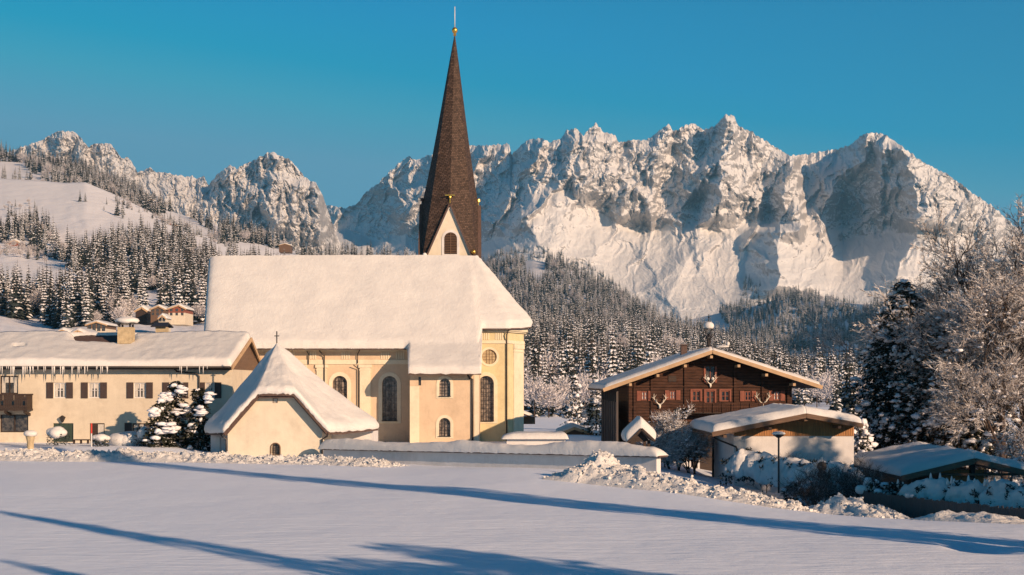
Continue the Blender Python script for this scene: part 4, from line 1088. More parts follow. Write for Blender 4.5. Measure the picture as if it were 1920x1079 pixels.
mb = MB(); xk = ap + Vector((0, 0, .35)); mb.beam(xk, xk+Vector((0,0,1.05)), .08, .08, (0,1,0)); mb.beam(xk+Vector((-.19,0,.68)), xk+Vector((.19,0,.68)), .07, .07); mb.build('cross', M['metal'], cp)
pipe(cp, [(fx(414), YF-.3, fz(812)), (fx(417), YF-.2, fz(819)), (fx(425), YF-.14, fz(823)), (fx(425), YF-.14, CB)], .06)
pipe(cp, [(fx(616), YF-.5, fz(810)), (fx(614), YF-.2, fz(818)), (fx(604.5), YF-.14, fz(824)), (fx(604.5), YF-.14, CB)], .07)
# ------------------------------------------------------------------ churchyard wall
wl0 = Vector((X(606, 101), 101, 0)); wl1 = Vector((X(1231, 82.5), 82.5, 0)); Uw = (wl1-wl0).normalized(); Nw = Uw.cross(Vector((0,0,1))); Lw = (wl1-wl0).length
cw = empty('churchyard_wall', ((wl0.x+wl1.x)/2, (wl0.y+wl1.y)/2, -5.6), 'long white churchyard wall under a thick snow cap, from chapel to road', 'wall')
def wtop(t): return Z(843, 101)*(1-t) + Z(857, 82.5)*t
mb = MB(); W0 = wl0; bk = -Nw*.45
for t0, t1 in [(k/12, (k+1)/12) for k in range(12)]:
    a = wl0.lerp(wl1, t0); b = wl0.lerp(wl1, t1)
    for o_ in (Vector((0,0,0)), bk):
        mb.quad(a+o_+Vector((0,0,-7.5)), b+o_+Vector((0,0,-7.5)), b+o_+Vector((0,0,wtop(t1))), a+o_+Vector((0,0,wtop(t0))))
mb.quad(wl1+Vector((0,0,-7.5)), wl1+bk+Vector((0,0,-7.5)), wl1+bk+Vector((0,0,wtop(1))), wl1+Vector((0,0,wtop(1))))
mb.build('wall_body', M['white'], cw)
mb = MB()
a = wl0 + Nw*.22 + Vector((0,0,wtop(0)-.02)); b = wl1 + Uw*.35 + Nw*.22 + Vector((0,0,wtop(1)-.02))
back = -Nw*.9
slab(mb, [a, b, b+back, a+back], -.10)
mb.build('coping', M['tile'], cw)
mb = MB()
aa = wl0 + Vector((0,0,wtop(0)+.08)) - Uw*.2; bb = wl1 + Vector((0,0,wtop(1)+.08)) + Uw*.3
def wt(u, v):
    h = 0.50 + .10*math.sin(u*17) + .35*max(0, math.sin((u-.62)*9))*(1 if .62 < u < .97 else 0)*.35
    h *= min(1.0, (1-u)*12+.75)
    return h*1.15
def wfn(u, v):
    p = aa.lerp(bb, u) + Nw*(.38-1.25*(1-v)); return p
roof_fn(mb, lambda u, v: wfn(u, v), 150, 14, wt, (.5, .5, .55, .5), seed=5, amp=.07, lip=.05)
mb.build('snow_cap', M['snow'], cw, smooth=True)
# snow lying on a low roof just inside the wall
o = empty('grave_shelter', (X(1010, 98), 98, -5.6), 'low flat-roofed shelter buried in blue snow behind the churchyard wall', 'shelter')
mb = MB(); mb.box(X(950, 98), X(1060, 98), 98, 101, -6, Z(822, 98)); mb.build('shelter_wall', M['white'], o)
mb = MB(); roof_fn(mb, bil((X(940, 98), 101.2, Z(823, 98)), (X(1066, 98), 101.2, Z(823, 98)), (X(1066, 98), 97.6, Z(823, 98)), (X(940, 98), 97.6, Z(823, 98))), 30, 10, .42, (1.5, .4, .4, .4), 8); mb.build('shelter_snow', M['snow'], o, smooth=True)
# small cross in front of the wall
o = empty('wayside_cross', (X(1124, 81), 81.0, -5.6), 'small dark iron cross in the snow heap before the churchyard wall', 'cross')
mb = MB(); b0 = P(1124, 880, 81.0); mb.beam(b0, P(1124, 843, 81.0), .06, .06, (0,1,0)); mb.beam(P(1119.5, 850, 81), P(1128.5, 850, 81), .06, .06); mb.build('iron_cross', M['metal'], o)
mb = MB(); mb.blob(P(1124, 852, 80.95), (.16, .08, .2), 4); mb.build('figure_plate', M['ironwhite'], o)
# lychgate
lg = empty('lychgate', (X(1200, 87), 87, -5.6), 'tiny gabled gate roof under a rounded hood of snow beside the wall end', 'gate roof')
YL = 86.0
apx = P(1203, 803, YL); le = P(1176, 829, YL); re = P(1228, 826, YL)
mb = MB(); mb.add([apx+Vector((0,.35,-.2)), le+Vector((.3,.35,-.05)), re+Vector((-.3,.35,-.05))], [(0,1,2)]); mb.build('gable_board', M['darkwood'], lg)
mb = MB()
for p in (le+Vector((.35,.35,0)), re+Vector((-.35,.35,0)), le+Vector((.35,3.0,0)), re+Vector((-.35,3.0,0))): mb.beam(Vector((p.x, p.y, -6)), p, .18, .18, (0,1,0))
mb.build('post', M['darkwood'], lg)
LYCH = (le.x, le.z, apx.x, apx.z, re.x, re.z, YL, YL+3.5)

# ------------------------------------------------------------------ farmhouse
fh = empty('farmhouse', (X(180, 116.85), 116.85, -5), 'long cream farmhouse with icicled eaves, dark shutters and corner balcony', 'house')
YH = 115.96; YHR = 122.20
def hx(p): return X(p, YH)
def hz(p): return Z(p, YH)
OH = Vector((0, YH, 0)); FB = -5.4
ups = [(100.6, 123.7), (165.5, 187.5), (251, 273.5), (318, 340)]
hl = [rect(hx(a), hx(b), hz(746.5), hz(718)) for a, b in ups]
hl += [rect(hx(0), hx(34), hz(739), hz(705)), rect(hx(0), hx(53), hz(811), hz(777.5)), rect(hx(99.5), hx(137.6), hz(829), hz(794)), rect(hx(168), hx(196), hz(828), hz(794)), rect(hx(248), hx(272), hz(816), hz(794)), rect(hx(385), hx(402), hz(746.5), hz(718))]
hl += [rect(hx(-60), hx(-30), hz(746.5), hz(718))]
mb = MB(); mb.wall(OH, U, rect(hx(-160), hx(436), FB, hz(693)), hl, .25)
xe = hx(436); 
mb.quad((xe, YH, FB), (xe, YHR+7, FB), (xe, YHR+7, hz(693)), (xe, YH, hz(693)))
mb.build('front_wall', M['farm'], fh)
mb = MB(); mb.add([(xe+.02, YH, hz(693)), (xe+.02, YHR+7, hz(693)), (xe+.02, YHR, Z(635, YHR))], [(0,1,2)]); mb.build('gable_boarding', M['brownwood'], fh)
def casement(parent, Yw, x0, x1, z0, z1, mframe, shut=True, msh=None, cols_=2, rows=1, inset=.12, curtain=True, sw=None, bright=None):
    mb = MB(); t = .08
    mb.box(x0, x1, Yw+inset-.03, Yw+inset+.04, z0, z0+t); mb.box(x0, x1, Yw+inset-.03, Yw+inset+.04, z1-t, z1)
    for k in range(cols_+1):
        c = x0+t/2+(x1-x0-t)*k/cols_; mb.box(c-t/2, c+t/2, Yw+inset-.032, Yw+inset+.042, z0+t, z1-t)
    for k in range(1, rows+1):
        z = z0+(z1-z0)*k/(rows+1); mb.box(x0+t, x1-t, Yw+inset-.02, Yw+inset+.03, z-.02, z+.02)
    wd = mb.build('window', mframe, parent)
    mb = MB(); mb.box(x0, x1, Yw+inset+.05, Yw+inset+.08, z0, z1); mb.build('pane', bright or M['glass'], wd)
    if curtain:
        mb = MB()
        for s_ in (0, 1):
            a = x0+.1 if s_ == 0 else x1-.1-(x1-x0)*.2
            mb.box(a, a+(x1-x0)*.2, Yw+inset+.043, Yw+inset+.048, z0+.1, z1-.1)
        mb.box(x0+.1, x1-.1, Yw+inset+.0405, Yw+inset+.0425, z0+(z1-z0)*.62, z1-.1)
        mb.build('curtain', M['curtain'], wd)
    if shut:
        w2 = sw or (x1-x0)*.5
        for a, b in ((x0-w2-.03, x0-.03), (x1+.03, x1+w2+.03)):
            mb = MB(); mb.box(a, b, Yw-.07, Yw-.02, z0-.03, z1+.03)
            for k in range(6):
                z = z0+.08+(z1-z0-.16)*k/6; mb.box(a+.06, b-.06, Yw-.085, Yw-.07, z, z+(z1-z0)/9)
            mb.build('shutter', msh, wd)
    return wd
M['shutterdark'] = plain('dark_brown_shutter', (0.05, 0.032, 0.028), 0.7, 0.3, 4)
for a, b in ups + [(385, 402), (-60, -30)]: casement(fh, YH, hx(a), hx(b), hz(746.5), hz(718), M['white'], True, M['shutterdark'], 2, 1, sw=.56)
casement(fh, YH, hx(248), hx(272), hz(816), hz(794), M['brownwood'], True, M['shutterdark'], 2, 1, sw=.6)
casement(fh, YH, hx(0), hx(34), hz(739), hz(705), M['darkwood'], False, None, 2, 0)
casement(fh, YH, hx(0), hx(53), hz(811), hz(777.5), M['darkwood'], False, None, 2, 0, curtain=False)
mb = MB(); mb.box(hx(99.5), hx(137.6), YH+.15, YH+.22, hz(829), hz(794)); 
for k in range(1, 4): mb.box(hx(99.5+38*k/4)-.02, hx(99.5+38*k/4)+.02, YH+.13, YH+.15, hz(829), hz(794))
mb.build('door', M['greendoor'], fh, label='dark green double door')
mb = MB(); mb.box(hx(168), hx(196), YH+.15, YH+.22, hz(828), hz(794)); dd = mb.build('door', M['darkwood'], fh, label='dark doorway with curtain')
mb = MB(); mb.box(hx(183), hx(194), YH+.12, YH+.145, hz(826), hz(796)); mb.build('curtain', M['curtain'], dd)
# balcony
mb = MB(); x0, x1 = hx(-115.96), hx(62); zf = hz(770); 
mb.box(x0, x1, YH-1.4, YH-.01, zf, zf+.16)
for px_ in (-100, -60, -20, 20, 56): mb.beam((hx(px_), YH-.02, zf-.35), (hx(px_), YH-1.3, zf-.08), .16, .22)
bal = mb.build('balcony', M['darkwood'], fh)
mb = MB(); mb.box(x0, x1, YH-1.45, YH-1.33, hz(741), hz(738.5)); mb.box(x1-.1, x1+.02, YH-1.4, YH, hz(741), hz(738.5)); n = 44
for k in range(n):
    a = x0+(x1-x0)*k/n; 
    if k % 5 == 2: mb.box(a, a+(x1-x0)/n-.03, YH-1.41, YH-1.38, zf+.1, hz(760)); mb.box(a, a+(x1-x0)/n-.03, YH-1.41, YH-1.38, hz(752), hz(741))
    else: mb.box(a, a+(x1-x0)/n-.012, YH-1.41, YH-1.38, zf+.1, hz(741))
for k in range(6): mb.box(x1-.07, x1-.04, YH-1.38+k*.23, YH-1.38+k*.23+.2, zf+.1, hz(741))
mb.build('railing', M['darkwood'], bal)
# roof
eL, eR = hx(-170), X(434, 114.80); rl, rr2 = X(-150, YHR), X(470, YHR)
EZ = Z(687, 114.80); RZ2 = Z(634, YHR)
A = Vector((rl, YHR, RZ2)); B_ = Vector((rr2, YHR, RZ2)); C_ = Vector((eR, 114.80, EZ)); D_ = Vector((eL, 114.80, EZ))
A2 = Vector((rl, 129.61, EZ)); B2_ = Vector((X(492, 129.61), 129.61, EZ+.1))
mb = MB(); slab(mb, [D_, C_, B_, A], .22); slab(mb, [A, B_, B2_, A2], .22); mb.build('roof', M['darkwood'], fh)
mb = MB()
for a_, b_ in ((C_, B_), (B_, B2_)): mb.beam(a_+Vector((.06,0,-.12)), b_+Vector((.06,0,-.12)), .12, .34)
mb.build('barge_board', M['barge'], fh)
mb = MB()
for t in (.06, .5, .94):
    for a_, b_ in ((C_, B_), (B2_, B_)):
        p = a_.lerp(b_, t); mb.beam(p+Vector((-.1, 0, -.35)), p+Vector((-2.4, 0, -.35)), .2, .24)
mb.build('purlin', M['darkwood'], fh)
def px_of(p): return CX + p.x/p.y*F, HY - p.z/p.y*F
fr_ = bil(A, B_, C_, D_)
def fth(u, v):
    p = fr_(u, v); a, b = px_of(p); b -= 8
    m1 = max(0, 1-((a-193)/66)**2) * max(0, 1-((b-627)/15.0)**2 if b > 627 else 1.0)
    m2 = max(0, 1-((a-38)/14)**2-((b-651)/2.2)**2)
    e = min(1, max(0, m1)*2.2); return .46*(1-e) + (0.10*math.sin(a*.02)+.04)*(1-e) - 0.05*e - (.5 if m2 > .15 else 0)
mb = MB(); roof_fn(mb, fr_, 190, 26, fth, (.5, .45, 0, .55), 12, .05, lip=.04); mb.build('roof_snow', M['snow'], fh, smooth=True)
mb = MB(); roof_fn(mb, bil(B_, A, A2, B2_), 20, 10, .46, (.45, .5, 0, .5), 13, .05); mb.build('roof_snow', M['snow'], fh, smooth=True)
pipe(fh, [(eL, 114.73, EZ-.08), (eR-.1, 114.73, EZ-.08)], .09, 'gutter')
pipe(fh, [(hx(330), 114.80, EZ-.1), (hx(333), YH-.3, hz(697)), (hx(370), YH-.15, hz(701)), (hx(374), YH-.13, hz(706)), (hx(374), YH-.13, FB)], .07)
q = random.Random(5); ic = None
mbi = MB(); mbi.lathe((0,0,-.6), [(.004,0),(.02,.2),(.035,.45),(.05,.6)], 5); ime = mbi.mesh('icicle', M['ice'], True)
for k in range(62):
    o = bpy.data.objects.new('icicle', ime); COL.objects.link(o); o.parent = fh
    px_ = q.uniform(-20, 205) if k < 56 else q.uniform(330, 400)
    o.location = Vector((X(px_, 114.71), 114.67, EZ-.02)) - fh.location; s_ = q.uniform(.35, 1.6)*(1 if px_ < 120 else .8); o.scale = (1, 1, s_)
pb_ = [Vector((X(a, y), y, RZ2 + (EZ-RZ2)*(y-YHR)/(114.80-YHR))) for a, y in ((134, YHR-.1), (254, YHR-.1), (246, YHR-2.3), (150, YHR-2.6))]
mb = MB(); roof_fn(mb, bil(*pb_), 30, 10, .24, (1.2, .8, 0, .8), 3, .05); mb.build('bare_shingles', M['tile'], fh, smooth=True)
# chimney
cx0, cx1 = X(225, 119.97), X(250.5, 119.97); mb = MB(); mb.box(cx0, cx1, 119.17, 120.42, Z(645, 119.53), Z(614, 119.53)); chm = mb.build('chimney', M['concrete'], fh)
mb = MB()
for a in (cx0+.08, cx1-.2): mb.box(a, a+.14, 119.26, 119.39, Z(614, 119.53), Z(607, 119.53)); mb.box(a, a+.14, 120.15, 120.29, Z(614, 119.53), Z(607, 119.53))
mb.box(cx0-.25, cx1+.3, 118.99, 120.60, Z(607.5, 119.53), Z(605.5, 119.53)); mb.build('chimney_cap', M['metal'], chm)
mb = MB(); mb.blob(P(238, 602, 119.80), (1.08, 1.0, .36), 3, nu=16, amp=.08); mb.build('snow_cap', M['snow'], chm, smooth=True)
cx0, cx1 = X(291, 125.77), X(319, 125.77); mb = MB(); mb.box(cx0+.25, cx1-.25, 124.88, 126.22, Z(640, 125.77), Z(614, 125.77)); chm = mb.build('chimney', M['concrete'], fh, label='low chimney with wide dark hood behind the ridge')
mb = MB(); slab(mb, [(cx0-.1,124.52,Z(612,124.88)), (cx1+.1,124.52,Z(612,124.88)), (cx1-.1,125.59,Z(604,124.88)), (cx0+.1,125.59,Z(604,124.88))], .1); slab(mb, [(cx0+.1,125.59,Z(604,124.88)), (cx1-.1,125.59,Z(604,124.88)), (cx1+.1,126.66,Z(612,124.88)), (cx0-.1,126.66,Z(612,124.88))], .1); mb.build('chimney_hood', M['metal'], chm)
mb = MB(); c_ = P(117, 786, YH-.25); mb.lathe(c_+Vector((0,0,-.3)), [(.05,0),(.12,.1),(.28,.45),(.05,.6)], 6); mb.box(c_.x-.03, c_.x+.03, c_.y, YH, c_.z+.2, c_.z+.26); mb.build('wall_lamp', M['metal'], fh)
# small plantings and tubs before the farmhouse
def tub(px_, py_, Y, w_, lb, nm='planter', cat='planter'):
    o = empty(nm, (X(px_, Y), Y, g1(X(px_, Y), Y)), lb, cat); b = P(px_, py_, Y)
    mb = MB(); mb.lathe((b.x, b.y, b.z-.1), [(w_*.55,-.9),(w_*.6,0),(w_*.8,.35),(w_*.85,.4)], 10); mb.build('tub', M['concrete'], o)
    mb = MB(); mb.blob((b.x, b.y, b.z+.5), (w_*1.15, w_*1.05, w_*.6), int(px_), nu=14, amp=.1); mb.build('snow_cap', M['snow'], o, smooth=True)
tub(57, 826, 106, .45, 'stone planter with a fat snow cushion, left of the green door')
def mound(px_, py_, Y, rx, rz, lb, nm='bush', cat='bush', sd=0, twigs=30, dark=True):
    o = empty(nm, (X(px_, Y), Y, g1(X(px_, Y), Y)), lb, cat); b = P(px_, py_, Y)
    q = random.Random(sd+int(px_)); mb = MB()
    for k in range(twigs*9):
        a = q.uniform(0, 6.28); r = rx*math.sqrt(q.random())*.95; z = b.z - rz*q.uniform(.0, 1.3)
        p = Vector((b.x+r*math.cos(a), b.y+r*math.sin(a)*.8, z)); d = Vector((q.uniform(-1,1), q.uniform(-1,1), q.uniform(-.3,1))).normalized()*q.uniform(.12,.3)*(.6+rx*.4)
        s_ = d.cross(Vector((q.uniform(-1,1), q.uniform(-1,1), q.uniform(-1,1)))).normalized()*.05
        mb.add([p-s_, p+s_, p+d], [(0,1,2)])
    mb.build('foliage', M['needle'], o)
    mb = MB()
    for k in range(5 if rx > .6 else 3):
        a = q.uniform(0, 6.28); r = rx*.45*q.random()
        mb.blob((b.x+r*math.cos(a), b.y+r*math.sin(a)*.7, b.z+q.uniform(-.1,.15)*rz), (rx*q.uniform(.55,.75), rx*q.uniform(.5,.7), rz*q.uniform(.5,.7)), sd+k, nu=14, nv=8, amp=.12)
    mb.build('snow_load', M['snow'], o, smooth=True)
    return o
mound(109, 812, 109.5, .95, .75, 'round shrub capped with snow in front of the green door')
mound(189, 822, 108.5, .75, .5, 'low clipped shrub under snow beside the dark farmhouse door')
mound(245, 824, 110.5, 1.6, 1.0, 'wide snow-buried shrub heap below the lower shuttered window', sd=3)
mound(268, 815, 109, .8, 1.0, 'snowy shrub between the shrub heap and the tall dark conifers', sd=4)
# snow stake
o = empty('snow_stake', (X(171.5, 103.5), 108, g1(X(171.5, 103.5), 108)), 'thin red and white snow stake on the ploughed bank before the farmhouse', 'stake')
mb = MB(); mb.tube([P(171.5, 852, 108), P(171.5, 813, 108)], .05, 6); mb.build('white_section', M['ironwhite'], o)
mb = MB(); mb.tube([P(171.5, 813, 108), P(171.5, 794, 108)], .06, 6); mb.build('red_section', M['red'], o)
# bench and bare sapling by the wall
o = empty('bench', (X(150, 113.28), 113.28, -5.3), 'dark wooden bench along the farmhouse wall between the two doors', 'bench')
mb = MB(); mb.box(X(138, 114.18), X(168, 114.18), 113.82, 114.27, Z(826, 114.18), Z(824, 114.18)); mb.build('seat', M['darkwood'], o)
for px_ in (140, 153, 166):
    mb = MB(); mb.box(X(px_, 114.2)-.05, X(px_, 114.2)+.05, 113.9, 114.2, -5.6, Z(826, 114.2)); mb.build('leg', M['darkwood'], o)
# ------------------------------------------------------------------ gabled houses whose ridge runs away from the camera
def gable_roof(parent, xl, zl, xc, zc, xr, zr, y0, y1, th=.18, snow=.35, mroof=None, msnow=None, rnd=.35, seed=0, bargew=.3, mbarge=None, n=(14, 22), inner_barge=True, amp=.04):
    mb = MB()
    L0, T0, R0 = Vector((xl,y0,zl)), Vector((xc,y0,zc)), Vector((xr,y0,zr)); d = Vector((0, y1-y0, 0))
    slab(mb, [L0, T0, T0+d, L0+d], th); slab(mb, [T0, R0, R0+d, T0+d], th)
    mb.build('roof', mroof or M['darkwood'], parent)
    mb = MB(); f = Vector((0,-.05,-bargew/2+.02))
    mb.beam(L0+f, T0+f, .1, bargew, (0,0,1)); mb.beam(T0+f, R0+f, .1, bargew, (0,0,1))
    mb.build('barge_board', mbarge or M['barge'], parent)
    mb = MB()
    roof_fn(mb, bil(T0+d, T0, L0+Vector((0,-.03,0)), L0+d), n[0], n[1], snow, (rnd, rnd, 0, rnd), seed, amp, lip=.02)
    roof_fn(mb, bil(T0, T0+d, R0+d, R0+Vector((0,-.03,0))), n[0], n[1], snow, (rnd, rnd, 0, rnd), seed, amp, lip=.02)
    mb.build('roof_snow', msnow or M['snow'], parent, smooth=True)

gable_roof(lg, *LYCH, .1, .5, seed=77, rnd=.5, bargew=.14, mbarge=M['darkwood'], n=(16, 16), amp=.04)
# ------------------------------------------------------------------ the dark chalet
YCH = 105.0; YG = 103.3
cl = empty('chalet', (X(1335, 108), 108, -6), 'old dark timber chalet with little bell turret, antlers and red shutters', 'house')
def kx(p, Y=YCH): return X(p, Y)
def kz(p, Y=YCH): return Z(p, Y)
xl, xr_ = kx(1179), kx(1485); xc = kx(1336, YG)
Lz, Tz, Rz = kz(729, YG), kz(657, YG), kz(724, YG); XL, XR = kx(1131, YG), kx(1542, YG)
wins = [(1202.5, 1214.5), (1255.5, 1267), (1297.5, 1313), (1323, 1340), (1351.5, 1368), (1396, 1408.5), (1450, 1462.5)]
wz = {0:(751,734), 1:(749.5,733), 2:(753,733), 3:(757,733), 4:(753,733), 5:(752,734), 6:(751,734)}
mb = MB(); OK_ = Vector((0, YCH, 0))
def soff(px_): # underside of the roof above px at wall plane
    x = kx(px_); return (Lz + (Tz-Lz)*(x-XL)/(xc-XL) if x < xc else Rz + (Tz-Rz)*(XR-x)/(XR-xc)) - .2
hl = [rect(kx(a), kx(b), kz(wz[i][0]), kz(wz[i][1])) for i, (a, b) in enumerate(wins)] + [rect(kx(1323.5), kx(1340), kz(717), kz(687.5))]
mb.wall(OK_, U, [(xl, -2.9), (xr_, -2.9), (xr_, soff(1485)), (kx(1336), soff(1336)), (xl, soff(1179))], hl, .2)
mb.quad((xl, 124, -2.9), (xl, YCH, -2.9), (xl, YCH, soff(1179)), (xl, 124, soff(1179)))
mb.quad((xr_, YCH, -2.9), (xr_, 124, -2.9), (xr_, 124, soff(1485)), (xr_, YCH, soff(1485)))
mb.build('log_wall', M['logs'], cl)
mb = MB(); mb.box(xl+.1, xr_-.1, YCH+.1, 124, -8, -2.9)
mb.build('ground_floor_wall', M['darkwood'], cl)
mb = MB(); mb.box(kx(1262), kx(1312), YCH-.02, YCH+.09, -7.5, kz(830)); mb.build('white_base_wall', M['white'], cl)
mb = MB(); mb.box(kx(1296), kx(1308), YCH-.05, YCH+.05, -7, kz(845)); mb.build('door', M['darkwood'], cl)
# side gallery boards (pale, weathered)
mb = MB()
for k in range(9):
    y = 105.6 + k*2.2; mb.box(xl-.9, xl-.75, y, y+.2, -7, soff(1179)-.05)
for k in range(60): mb.box(xl-.82, xl-.79, 106+k*.3, 106.24+k*.3, -7 if k % 9 else -4, -1.4)
mb.build('side_gallery', M['fence'], cl)
gable_roof(cl, XL, Lz, xc, Tz, XR, Rz, YG, 124.5, .2, .27, M['darkwood'], seed=31, rnd=.3, bargew=.27, n=(24, 22))
mb = MB()
for px_, py_ in ((1334.5, 668), (1285.5, 685), (1386, 685), (1234, 703), (1438, 702), (1182.5, 720), (1490, 720)):
    mb.box(kx(px_-2.5, YG), kx(px_+2.5, YG), YG+.1, YCH+.3, kz(py_+4, YG), kz(py_-1, YG))
mb.build('purlin', M['barge'], cl)
mb = MB()
for px_ in (1190, 1222, 1285, 1378, 1430, 1478): mb.box(kx(px_)-.09, kx(px_)+.09, YCH-.1, YCH, -2.9, soff(px_)-.1)
for z in (765, 727): mb.box(xl, xr_, YCH-.06, YCH-.002, kz(z), kz(z-2.5))
mb.build('timber_frame', M['logs'], cl)
M['curtlit'] = plain('white_curtain', (0.65, 0.62, 0.58), 0.8, 0.3, 6)
for i, (a, b) in enumerate(wins):
    casement(cl, YCH, kx(a), kx(b), kz(wz[i][0]), kz(wz[i][1]), M['redwood'], i in (0, 1, 5, 6), M['redwood'], 2, 1, inset=.05, curtain=False, sw=.32, bright=M['curtlit'] if i in (0, 1, 6) else None)
mb = MB()
for i in (2, 3, 4):
    a, b = wins[i]; x0_, x1_, z0_, z1_ = kx(a)-.12, kx(b)+.12, kz(wz[i][0]), kz(wz[i][1])+.12
    mb.box(x0_, x0_+.12, YCH-.06, YCH-.003, z0_, z1_-.12); mb.box(x1_-.12, x1_, YCH-.06, YCH-.003, z0_, z1_-.12); mb.box(x0_, x1_, YCH-.061, YCH-.002, z1_-.12, z1_)
mb.build('window_casing', M['redwood'], cl)
ad = MB(); ad.box(kx(1323.5), kx(1340), YCH+.1, YCH+.15, kz(717), kz(687.5)); adr = ad.build('attic_door', M['glass'], cl)
for a, b in ((1319.5, 1323.2), (1340.3, 1344)):
    mb = MB(); mb.box(kx(a), kx(b), YCH-.07, YCH-.02, kz(718), kz(687)); mb.build('shutter', M['redwood'], adr)
mb = MB(); mb.box(kx(1331.2), kx(1332.4), YCH+.05, YCH+.1, kz(717), kz(687.5)); mb.build('mullion', M['redwood'], adr)
mb = MB(); mb.box(kx(1255), kx(1298), YCH-.03, YCH-.02, kz(713), kz(706)) if False else mb.box(kx(1253), kx(1268), YCH-.05, YCH-.001, kz(716), kz(705)); mb.build('hatch', M['darkwood'], cl)
# balcony
mb = MB(); bx0, bx1 = kx(1290), kx(1445); mb.box(bx0, bx1, YCH-1.2, YCH-.01, kz(775), kz(773)); bal = mb.build('balcony', M['darkwood'], cl)
mb = MB(); mb.box(bx0, bx1, YCH-1.25, YCH-1.15, kz(757), kz(755)); n = 50
for k in range(n):
    a = bx0+(bx1-bx0)*k/n; mb.box(a, a+(bx1-bx0)/n-.03, YCH-1.22, YCH-1.19, kz(773), kz(757))
for k in range(9):
    a = bx0+(bx1-bx0)*(k+.5)/9; mb.box(a-.05, a+.05, YCH-1.28, YCH-1.16, kz(773), kz(753))
mb.build('railing', M['logs'], bal)
# antlers with skulls
def antlers(px_, py_, s, nm='antler_trophy'):
    c = P(px_, py_, YCH-.15 if py_ < 700 or True else 0); mb = MB()
    mb.blob(c, (.09*s, .08*s, .2*s), 1, nu=8)
    for sg in (-1, 1):
        pts = [c+Vector((sg*.05*s, 0, .12*s)), c+Vector((sg*.25*s, -.12*s, .3*s)), c+Vector((sg*.48*s, -.15*s, .62*s)), c+Vector((sg*.46*s, -.1*s, 1.0*s))]
        mb.tube(pts, [.05*s, .045*s, .035*s, .015*s], 5)
        mb.tube([pts[1], pts[1]+Vector((sg*.02*s, -.2*s, .28*s))], [.035*s, .01*s], 4); mb.tube([pts[2], pts[2]+Vector((-sg*.2*s, -.1*s, .3*s))], [.03*s, .01*s], 4); mb.tube([pts[2], pts[2]+Vector((sg*.18*s, -.1*s, .12*s))], [.03*s, .01*s], 4)
    return mb
antlers(1332, 723, .85).build('antler_trophy', M['antler'], cl)
mb = MB(); mb.blob(P(1327.5, 710.5, YCH-.2), (.12, .08, .13), 2); mb.blob(P(1336.5, 710.5, YCH-.2), (.12, .08, .13), 3); mb.build('white_rosette', M['ironwhite'], cl)
antlers(1430, 760, 1.0).build('antler_trophy', M['antler'], cl); antlers(1237, 762, .95).build('antler_trophy', M['antler'], cl)
# bell turret
YB = 108.0; bt = P(1329, 652, YB); mb = MB()
for k in range(6):
    t = math.pi*k/3; d = Vector((math.cos(t), math.sin(t), 0)); b_ = bt+Vector((0,0,.2))
    mb.tube([b_+d*.12, b_+d*.16+Vector((0,0,.5)), b_+d*.42+Vector((0,0,.8)), b_+d*.38+Vector((0,0,1.15)), b_+d*.28+Vector((0,0,1.25))], .035, 4)
mb.lathe(bt, [(.25,-.3),(.25,.1),(.12,.2),(.1,.6),(.03,.7)], 8); mb.lathe(bt+Vector((0,0,.85)), [(.03,.25),(.12,.15),(.2,0),(.22,-.05),(.02,-.06)], 8)
mb.box(bt.x-.3, bt.x+.3, bt.y-.3, bt.y+.3, bt.z-.5, bt.z-.1)
mb.lathe(bt+Vector((0,0,1.4)), [(.42,0),(.4,.06),(.1,.14)], 10)
tur = mb.build('bell_turret', M['metal'], cl)
mb = MB(); mb.blob(bt+Vector((0,0,1.68)), (.42,.42,.34), 4, nu=12, amp=.05); mb.build('snow_cap', M['snow'], tur, smooth=True)
mb = MB(); mb.tube([bt+Vector((0,0,1.9)), bt+Vector((0,0,2.6))], .03, 5); mb.blob(bt+Vector((0,0,2.35)), .07, 1, nu=6, nv=4); mb.build('weather_vane', M['metal'], tur)
mb = MB(); mb.blob(P(1355, 650, 104.5), (.5,.3,.1), 4, nu=12); mb.blob(P(1365, 645, 104.5), (.15,.2,.18), 5); mb.build('snow_lump', M['snow'], cl, smooth=True)
mb = MB(); mb.box(kx(1277.5, 112), kx(1288.5, 112), 112, 112.7, kz(700, 112), kz(648, 112)); mb.box(kx(1276.5, 112), kx(1289.5, 112), 111.9, 112.8, kz(648, 112), kz(646, 112)); mb.build('chimney', M['tile'], cl)

# ------------------------------------------------------------------ white garage with board gable
gr = empty('garage', (X(1500, 90), 90, -6.3), 'low white outbuilding with honey-coloured board gable and thick snow roof', 'outbuilding')
Yg = 86.0; Yb = 84.3
gx0, gx1 = X(1376, Yg), X(1601, Yg); gc = X(1512, Yb)
mb = MB(); OG = Vector((0, Yg, 0)); zb_ = Z(818, Yg)
mb.wall(OG, U, rect(gx0, gx1, -8, zb_), [], .2)
mb.quad((gx0, 95, -8), (gx0, Yg, -8), (gx0, Yg, Z(815, Yg)), (gx0, 95, Z(815, Yg))); mb.quad((gx1, Yg, -8), (gx1, 95, -8), (gx1, 95, zb_), (gx1, Yg, zb_))
mb.build('white_wall', M['white'], gr)
mb = MB(); mb.add([(gx0, Yg-.04, zb_+.004), (gx1, Yg-.04, zb_+.004), (gx1, Yg-.04, Z(797, Yg)), (X(1514, Yg), Yg-.04, Z(780, Yg)), (gx0, Yg-.04, Z(812, Yg))], [(0,1,2,3,4)]); 
n = 70
for k in range(n):
    a = gx0+(gx1-gx0)*k/n; mb.box(a, a+.025, Yg-.07, Yg-.041, zb_, zb_+.7)
mb.build('gable_boarding', M['warmwood'], gr)
